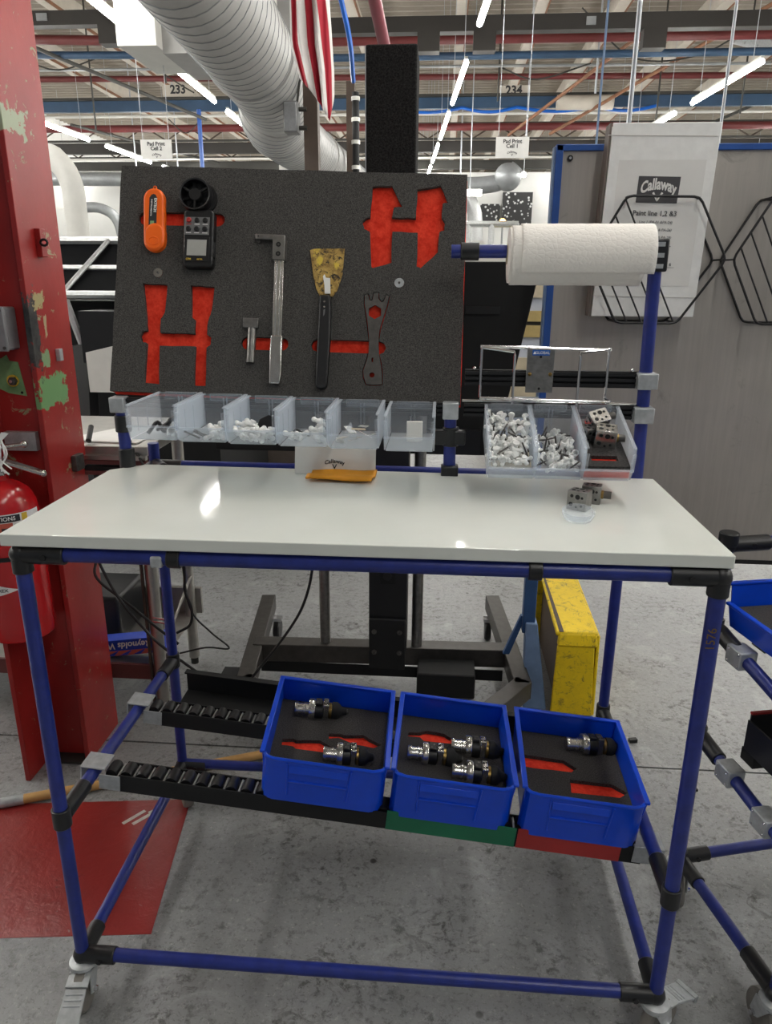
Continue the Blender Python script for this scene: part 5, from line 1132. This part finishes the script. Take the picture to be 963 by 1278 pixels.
text('lettering', 'Document Binder', .0175, 'grey_ink', CM(.610, 1.643), o, .0002, .0003)
text('lettering', 'Document check out', .0095, 'grey_ink', CM(.612, 1.590), o, .0002, .0004); text('lettering', '6', .0125, 'grey_ink', CM(.678, 1.592), o, .0002, .0003)
build('underline', MB().prism([(-.012, 0), (.012, 0), (.012, .001), (-.012, .001)], CM(.678, 1.583), .0003), 'grey_ink', o)
def wire_basket(cx, cz, label):
    o = empty('wire_basket', (cx, PY-.05, cz), label, 'basket', 'black hexagon wire baskets on the steel panel'); yf_, yb_ = 2.375, 2.484; HW = .101; HF = .186; HH = .18
    hx_ = [(-.101, .18), (.107, .177), (.204, .005), (.082, -.180), (-.101, -.180), (-.196, .005)]
    for y, nm in ((yf_, 'front_hoop'), (yb_, 'back_hoop')):
        pts = []
        for i in range(6):
            a, b, c = Vector(hx_[i-1]), Vector(hx_[i]), Vector(hx_[(i+1) % 6]); u = (a-b).normalized(); w = (c-b).normalized()
            for t in (.018, .007): p = b+u*t+(w*.003 if t < .01 else w*0); pts.append((cx+p.x, y, cz+p.y))
            for t in (.007, .018): p = b+w*t+(u*.003 if t < .01 else u*0); pts.append((cx+p.x, y, cz+p.y))
        build(nm, MB().path(pts, .0038, 8, True), 'black_plastic', o)
    for x, z in hx_: build('cross_wire', MB().tube((cx+x*.985, yf_, cz+z*.985), (cx+x*.985, yb_, cz+z*.985), .003, 6), 'black_plastic', o)
    for t in (.04, .30, .56, .80):
        a = Vector(hx_[0]).lerp(Vector(hx_[5]), t); b = Vector(hx_[3]).lerp(Vector(hx_[4]), t)
        build('bar', MB().tube((cx+a.x, yf_+.004, cz+a.y), (cx+b.x, yf_+.004, cz+b.y), .0027, 6), 'black_plastic', o)
    return o
wire_basket(.629, 1.602, 'black hexagonal wire basket holding the white binder'); wire_basket(1.048, 1.602, 'empty black hexagonal wire basket at the right edge')

# ---------------------------------------------------------------- things on the floor behind the bench
o = empty('yellow_box', (.52, 2.7, 0), 'scuffed yellow hollow step box standing on edge behind the bench', 'box')
f0, b0_ = 2.43, 3.02
build('front', MB().hexa([(.44, f0, 0), (.592, f0, 0), (.592, f0+.012, 0), (.44, f0+.012, 0)], [(.447, f0, .285), (.580, f0, .285), (.580, f0+.012, .285), (.447, f0+.012, .285)]), 'worn_yellow', o, .004)
build('front_band', MB().hexa([(.446, f0-.005, .285), (.590, f0-.005, .285), (.590, f0+.02, .285), (.446, f0+.02, .285)], [(.452, f0+.01, .330), (.586, f0+.01, .330), (.586, f0+.03, .338), (.452, f0+.03, .338)]), 'worn_yellow', o, .006)
build('top', MB().hexa([(.440, f0+.01, .318), (.590, f0+.01, .318), (.580, b0_, .36), (.440, b0_, .36)], [(.440, f0+.012, .335), (.590, f0+.012, .335), (.580, b0_, .378), (.440, b0_, .378)]), 'worn_yellow', o, .006)
build('side_panel', MB().hexa([(.590, f0+.005, 0), (.602, f0+.005, 0), (.60, b0_, 0), (.588, b0_, 0)], [(.586, f0+.01, .325), (.598, f0+.01, .325), (.592, b0_, .37), (.58, b0_, .37)]), 'worn_yellow', o, .004)
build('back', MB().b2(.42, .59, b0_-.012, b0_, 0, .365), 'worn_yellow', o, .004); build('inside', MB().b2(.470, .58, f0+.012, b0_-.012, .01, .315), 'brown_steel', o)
build('edge_tape', MB().hexa([(.452, f0+.012, .3355), (.468, f0+.012, .3355), (.450, b0_-.02, .3785), (.444, b0_-.02, .3785)], [(.452, f0+.012, .3365), (.468, f0+.012, .3365), (.450, b0_-.02, .3795), (.444, b0_-.02, .3795)]), 'brown_steel', o)
o = empty('stainless_table', (-1.4, 2.5, 0), 'stainless steel table with a low shelf, left behind the red column', 'table')
build('top', MB().b2(-2.0, -.93, 2.24, 2.76, 1.0, 1.03), 'stainless', o, .003)
for z, m_ in ((.975, 'maroon'), (.99, 'stainless'), (.955, 'black_matte'), (.94, 'maroon')): build('edge_strip', MB().b2(-2.0, -.93, 2.22, 2.24, z, z+.013), m_, o)
for x, y in ((-.975, 2.285), (-1.0, 2.70), (-1.95, 2.29), (-1.95, 2.7)): build('leg', MB().tube((x, y, .03), (x, y, 1.0), .022, 14), 'stainless', o); build('foot', MB().tube((x, y, 0), (x, y, .03), .016, 10), 'far_dark', o)
build('leg_strip', MB().b2(-1.006, -.999, 2.265, 2.28, .05, 1.0), 'brown_steel', o)
build('shelf', MB().b2(-1.97, -.985, 2.29, 2.74, .212, .222), 'stainless', o); build('shelf_front', MB().b2(-1.97, -.985, 2.278, 2.292, .165, .222), 'maroon', o); build('shelf_back', MB().b2(-1.97, -.96, 2.72, 2.74, .22, .33), 'stainless', o)
build('diagonal_brace', MB().hexa([(-.985, 2.31, .24), (-.98, 2.31, .24), (-.98, 2.33, .24), (-.985, 2.33, .24)], [(-.985, 2.66, .40), (-.98, 2.66, .40), (-.98, 2.70, .40), (-.985, 2.70, .40)]), 'stainless', o); build('pull_handle', MB().path([(-.975, 2.262, .42), (-.90, 2.25, .415), (-.90, 2.25, .40), (-.975, 2.262, .405)], .004, 6), 'chrome', o)
o = empty('foil_box', (-1.12, 2.36, .222), 'long blue kitchen wrap carton upside down on the low steel shelf', 'box')
BXF = FR((-1.205, 2.315, .225), (1, .02, .13), (-.13, 0, 1))
def bxb(x0, x1, y0, y1, z0, z1): k = MB().b2(x0, x1, y0, y1, z0, z1); k.v = [BXF @ Vector(p) for p in k.v]; return k
build('carton', bxb(-.1, .235, .0, .062, -.06, 0), 'box_blue', o, .001); build('red_panel', bxb(-.1, .232, .001, .020, 0, .0006), 'box_red', o)
for k in range(6): build('pattern', MB().prism([(-.08+k*.05, .002), (-.05+k*.05, .002), (-.03+k*.05, .019), (-.036+k*.05, .019)], BXF @ Matrix.Translation((0, 0, .0007)), .0003), 'box_blue', o)
text('lettering', 'Reynolds Wrap', .034, 'white_ink', BXF @ Matrix.Translation((.090, .041, .0008)) @ Matrix.Rotation(pi, 4, 'Z'), o, .0002, .0008, None, 'CENTER', .2)
thing1('dark_case', MB().b2(-1.40, -1.185, 2.45, 2.70, .222, .40), 'mid_grey', 'dark grey plastic case on the low steel shelf beside the red column', 'case', None, .012).data.materials[0] = MATS['black_joint']
o = empty('table_papers', (-1.1, 2.45, 1.03), 'white paper sheets lying on the stainless table behind the red column', 'paper'); build('sheet', MB().prism([(-1.25, 2.30), (-.98, 2.28), (-.96, 2.50), (-1.12, 2.56)], Matrix.Translation((0, 0, 1.031)), .004), 'white_paper', o)
thing1('marker_pen', MB().tube((-1.135, 2.27, 1.040), (-1.15, 2.33, 1.075), .009, 10), 'black_plastic', 'black marker on the stainless table by the red column', 'pen')
def cord(pts, label, r_=.0045): return thing1('power_cord', MB().path(smoothpath(pts, 7), r_, 7), 'cord_black', label, 'cord')
cord([(-1.09, 2.12, .78), (-1.064, 2.1, .691), (-1.006, 2.09, .569), (-.93, 2.08, .47), (-.875, 2.07, .418), (-.78, 2.07, .34), (-.70, 2.07, .285), (-.62, 2.08, .277), (-.546, 2.09, .36), (-.46, 2.09, .48), (-.408, 2.09, .579), (-.38, 2.1, .70), (-.37, 2.1, .9)], 'black power cord looping low under the bench towards the mast')
cord([(-1.12, 2.2, .66), (-1.086, 2.12, .622), (-.98, 2.1, .545), (-.896, 2.09, .475), (-.82, 2.08, .42)], 'short black cord crossing in front of the stainless leg')
cord([(-.788, 2.1, .95), (-.788, 2.1, .674), (-.792, 2.1, .60), (-.775, 2.1, .535), (-.785, 2.1, .48), (-.83, 2.1, .449)], 'black cord hanging straight down beside the rear left post')
cord([(-.795, 2.11, .95), (-.795, 2.11, .66), (-.780, 2.11, .525), (-.72, 2.11, .45), (-.664, 2.11, .396), (-.74, 2.11, .395), (-.83, 2.11, .37)], 'thin black cord bending to a point right of rear left post', .003)
thing1('power_cord', MB().path(smoothpath([(-1.13, 2.6, 1.32), (-1.10, 2.5, 1.25), (-1.07, 2.45, 1.12), (-1.01, 2.3, 1.04), (-.93, 2.2, .98), (-.9, 2.15, .9)], 6), .0045, 7), 'cord_black', 'black cord hanging beside the red column above the worktop', 'cord')
o = empty('broom_handle', (-1.0, 1.9, .02), 'wooden broom handle lying on the floor across the red paint edge', 'broom'); a, b = Vector((-1.252, 1.800, .016)), Vector((-.30, 2.19, .016))
build('stick', MB().tube(a, b, .0145, 14), 'wood', o); build('ferrule', MB().tube(a+(a-b)*.20, a+(b-a)*.01, .0155, 14), 'white_plastic', o).data.materials[0] = MATS['galvanised']
for x, y, s_, lb in ((.707, 2.28, .022, 'small black plastic piece on the floor beside the yellow box'), (.84, 2.03, .014, 'tiny dark chip on floor right of the bench')): thing1('floor_chip', MB().box((x, y, s_*.32), (s_*1.3, s_*.7, s_*.6), E3(0, 0, 12)), 'black_plastic', lb, 'debris', None, .001)
thing1('floor_stick', MB().tube((.632, 1.955, .003), (.672, 1.962, .003), .003, 6), 'tan_board', 'short tan stick on the floor between both benches', 'debris')

# ---------------------------------------------------------------- second bench at right
NB = empty('side_bench', (.95, 1.45, 0), 'second blue pipe bench cut off by the right edge', 'workbench')
e1 = Vector((cos(rad(15)), sin(rad(15)), 0)); e2 = Vector((sin(rad(13)), -cos(rad(13)), 0)); PO = Vector((.650, 1.600, 0))
def N(u, w, z): p = PO+e1*u+e2*w; return Vector((p.x, p.y, z))
DW = .385
for u, w in ((0, 0), (0, DW), (.9, 0), (.9, DW)):
    pipe('post', N(u, w, .11), N(u, w, 1.0), NB); caster(N(u, w, 0).x, N(u, w, 0).y, rad(-100) if w == 0 else rad(100), NB, False)
for w in (0, DW):
    for z in (.125, .985): pipe('long_rail', N(0, w, z), N(.9, w, z), NB)
for u in (0, .9):
    for z, dz in ((.125, 0), (.497, -.05), (.783, -.07)): pipe('side_rail', N(u, 0, z), N(u, DW, z+dz), NB)
for z, L_ in ((.985, .10), (.125, .08)): joint(N(0, 0, z), [e1], NB, L_)
build('post_cap', MB().tube(N(0, 0, .985), N(0, 0, 1.015), .0215, 18), 'black_joint', NB, .003)
for z, dz in ((.125, 0), (.497, -.012), (.783, -.017)): sleeve(N(0, .015, z-.002), N(0, .09, z+dz), NB, .0185); sleeve(N(0, 0, z-.022), N(0, 0, z+.022), NB)
sleeve(N(0, DW-.10, .125), N(0, DW-.01, .125), NB, .0185); joint(N(0, DW, .123), [-e2], NB)
Rb = Matrix((e1, -e2.orthogonal(), Vector((0, 0, 1)))).to_3x3() if False else Matrix.Rotation(rad(13), 3, 'Z')
for w, z in ((.105, .762), (.132, .480), (.268, .460)):
    k = build('saddle_clamp', MB().box(N(0, w, z), (.042, .052, .042), Rb), 'galvanised', NB, .003)
    for dw in (-.018, .018):
        for dz in (-.014, .014): build('clamp_screw', MB().ball(N(-.021, w+dw, z+dz), .003, 5), 'chrome', k)
for w, z in ((.132, .505), (.268, .485)): build('roller_track', MB().box(N(.46, w, z), (.82, .045, .03), Rb), 'black_matte', NB)
for w in (.105, .27): build('roller_track', MB().box(N(.46, w, .785-.2*w+.02), (.82, .045, .03), Rb), 'black_matte', NB)
build('pipe_number', MB().b2(0, .0001, 0, .0001, 0, .0001), 'far_dark', NB) if False else None
text('lettering', '1576', .022, 'gold', FR(N(-.004, .0, .86)-Vector((.0, .0155, 0)), (0, 0, -1), (1, 0, 0)), NB, .0001, .0002) if False else None
MF = Matrix.Translation(N(.215, .33, .792)) @ Matrix.Rotation(rad(13), 4, 'Z')
blue_bin(MF, 'blue bin with grey foam on the side bench, cut off by right edge', None, (-.20, .2), (-.20, .2), .31, .105, hl=.056)
for k, (u, lb) in enumerate(((.19, 'black tray with a red rim on the lower rail of the side bench'),)):
    o = empty('black_tray', N(u, .19, .52), lb, 'tray'); MT = Matrix.Translation(N(u, .19, .522)) @ Matrix.Rotation(rad(13), 4, 'Z')
    def tb(x0, x1, y0, y1, z0, z1): q = MB().b2(x0, x1, y0, y1, z0, z1); q.v = [MT @ Vector(p) for p in q.v]; return q
    build('bottom', tb(-.14, .3, -.08, .08, 0, .004), 'black_plastic', o)
    build('end_wall', tb(-.144, -.14, -.08, .08, 0, .075), 'black_plastic', o); build('side_wall', tb(-.14, .3, .076, .08, 0, .09), 'black_plastic', o); build('side_wall', tb(-.14, .3, -.08, -.076, 0, .06), 'black_plastic', o)
    build('red_rim', tb(-.14, .3, .074, .082, .09, .095), 'red_tape', o)
# post number on the front right leg of the workbench
text('lettering', '1576', .022, 'gold', FR((XR-.004, YF-.0146, .955), (.0, 0, 1), (-1, 0, 0)), B, .0001, .0)
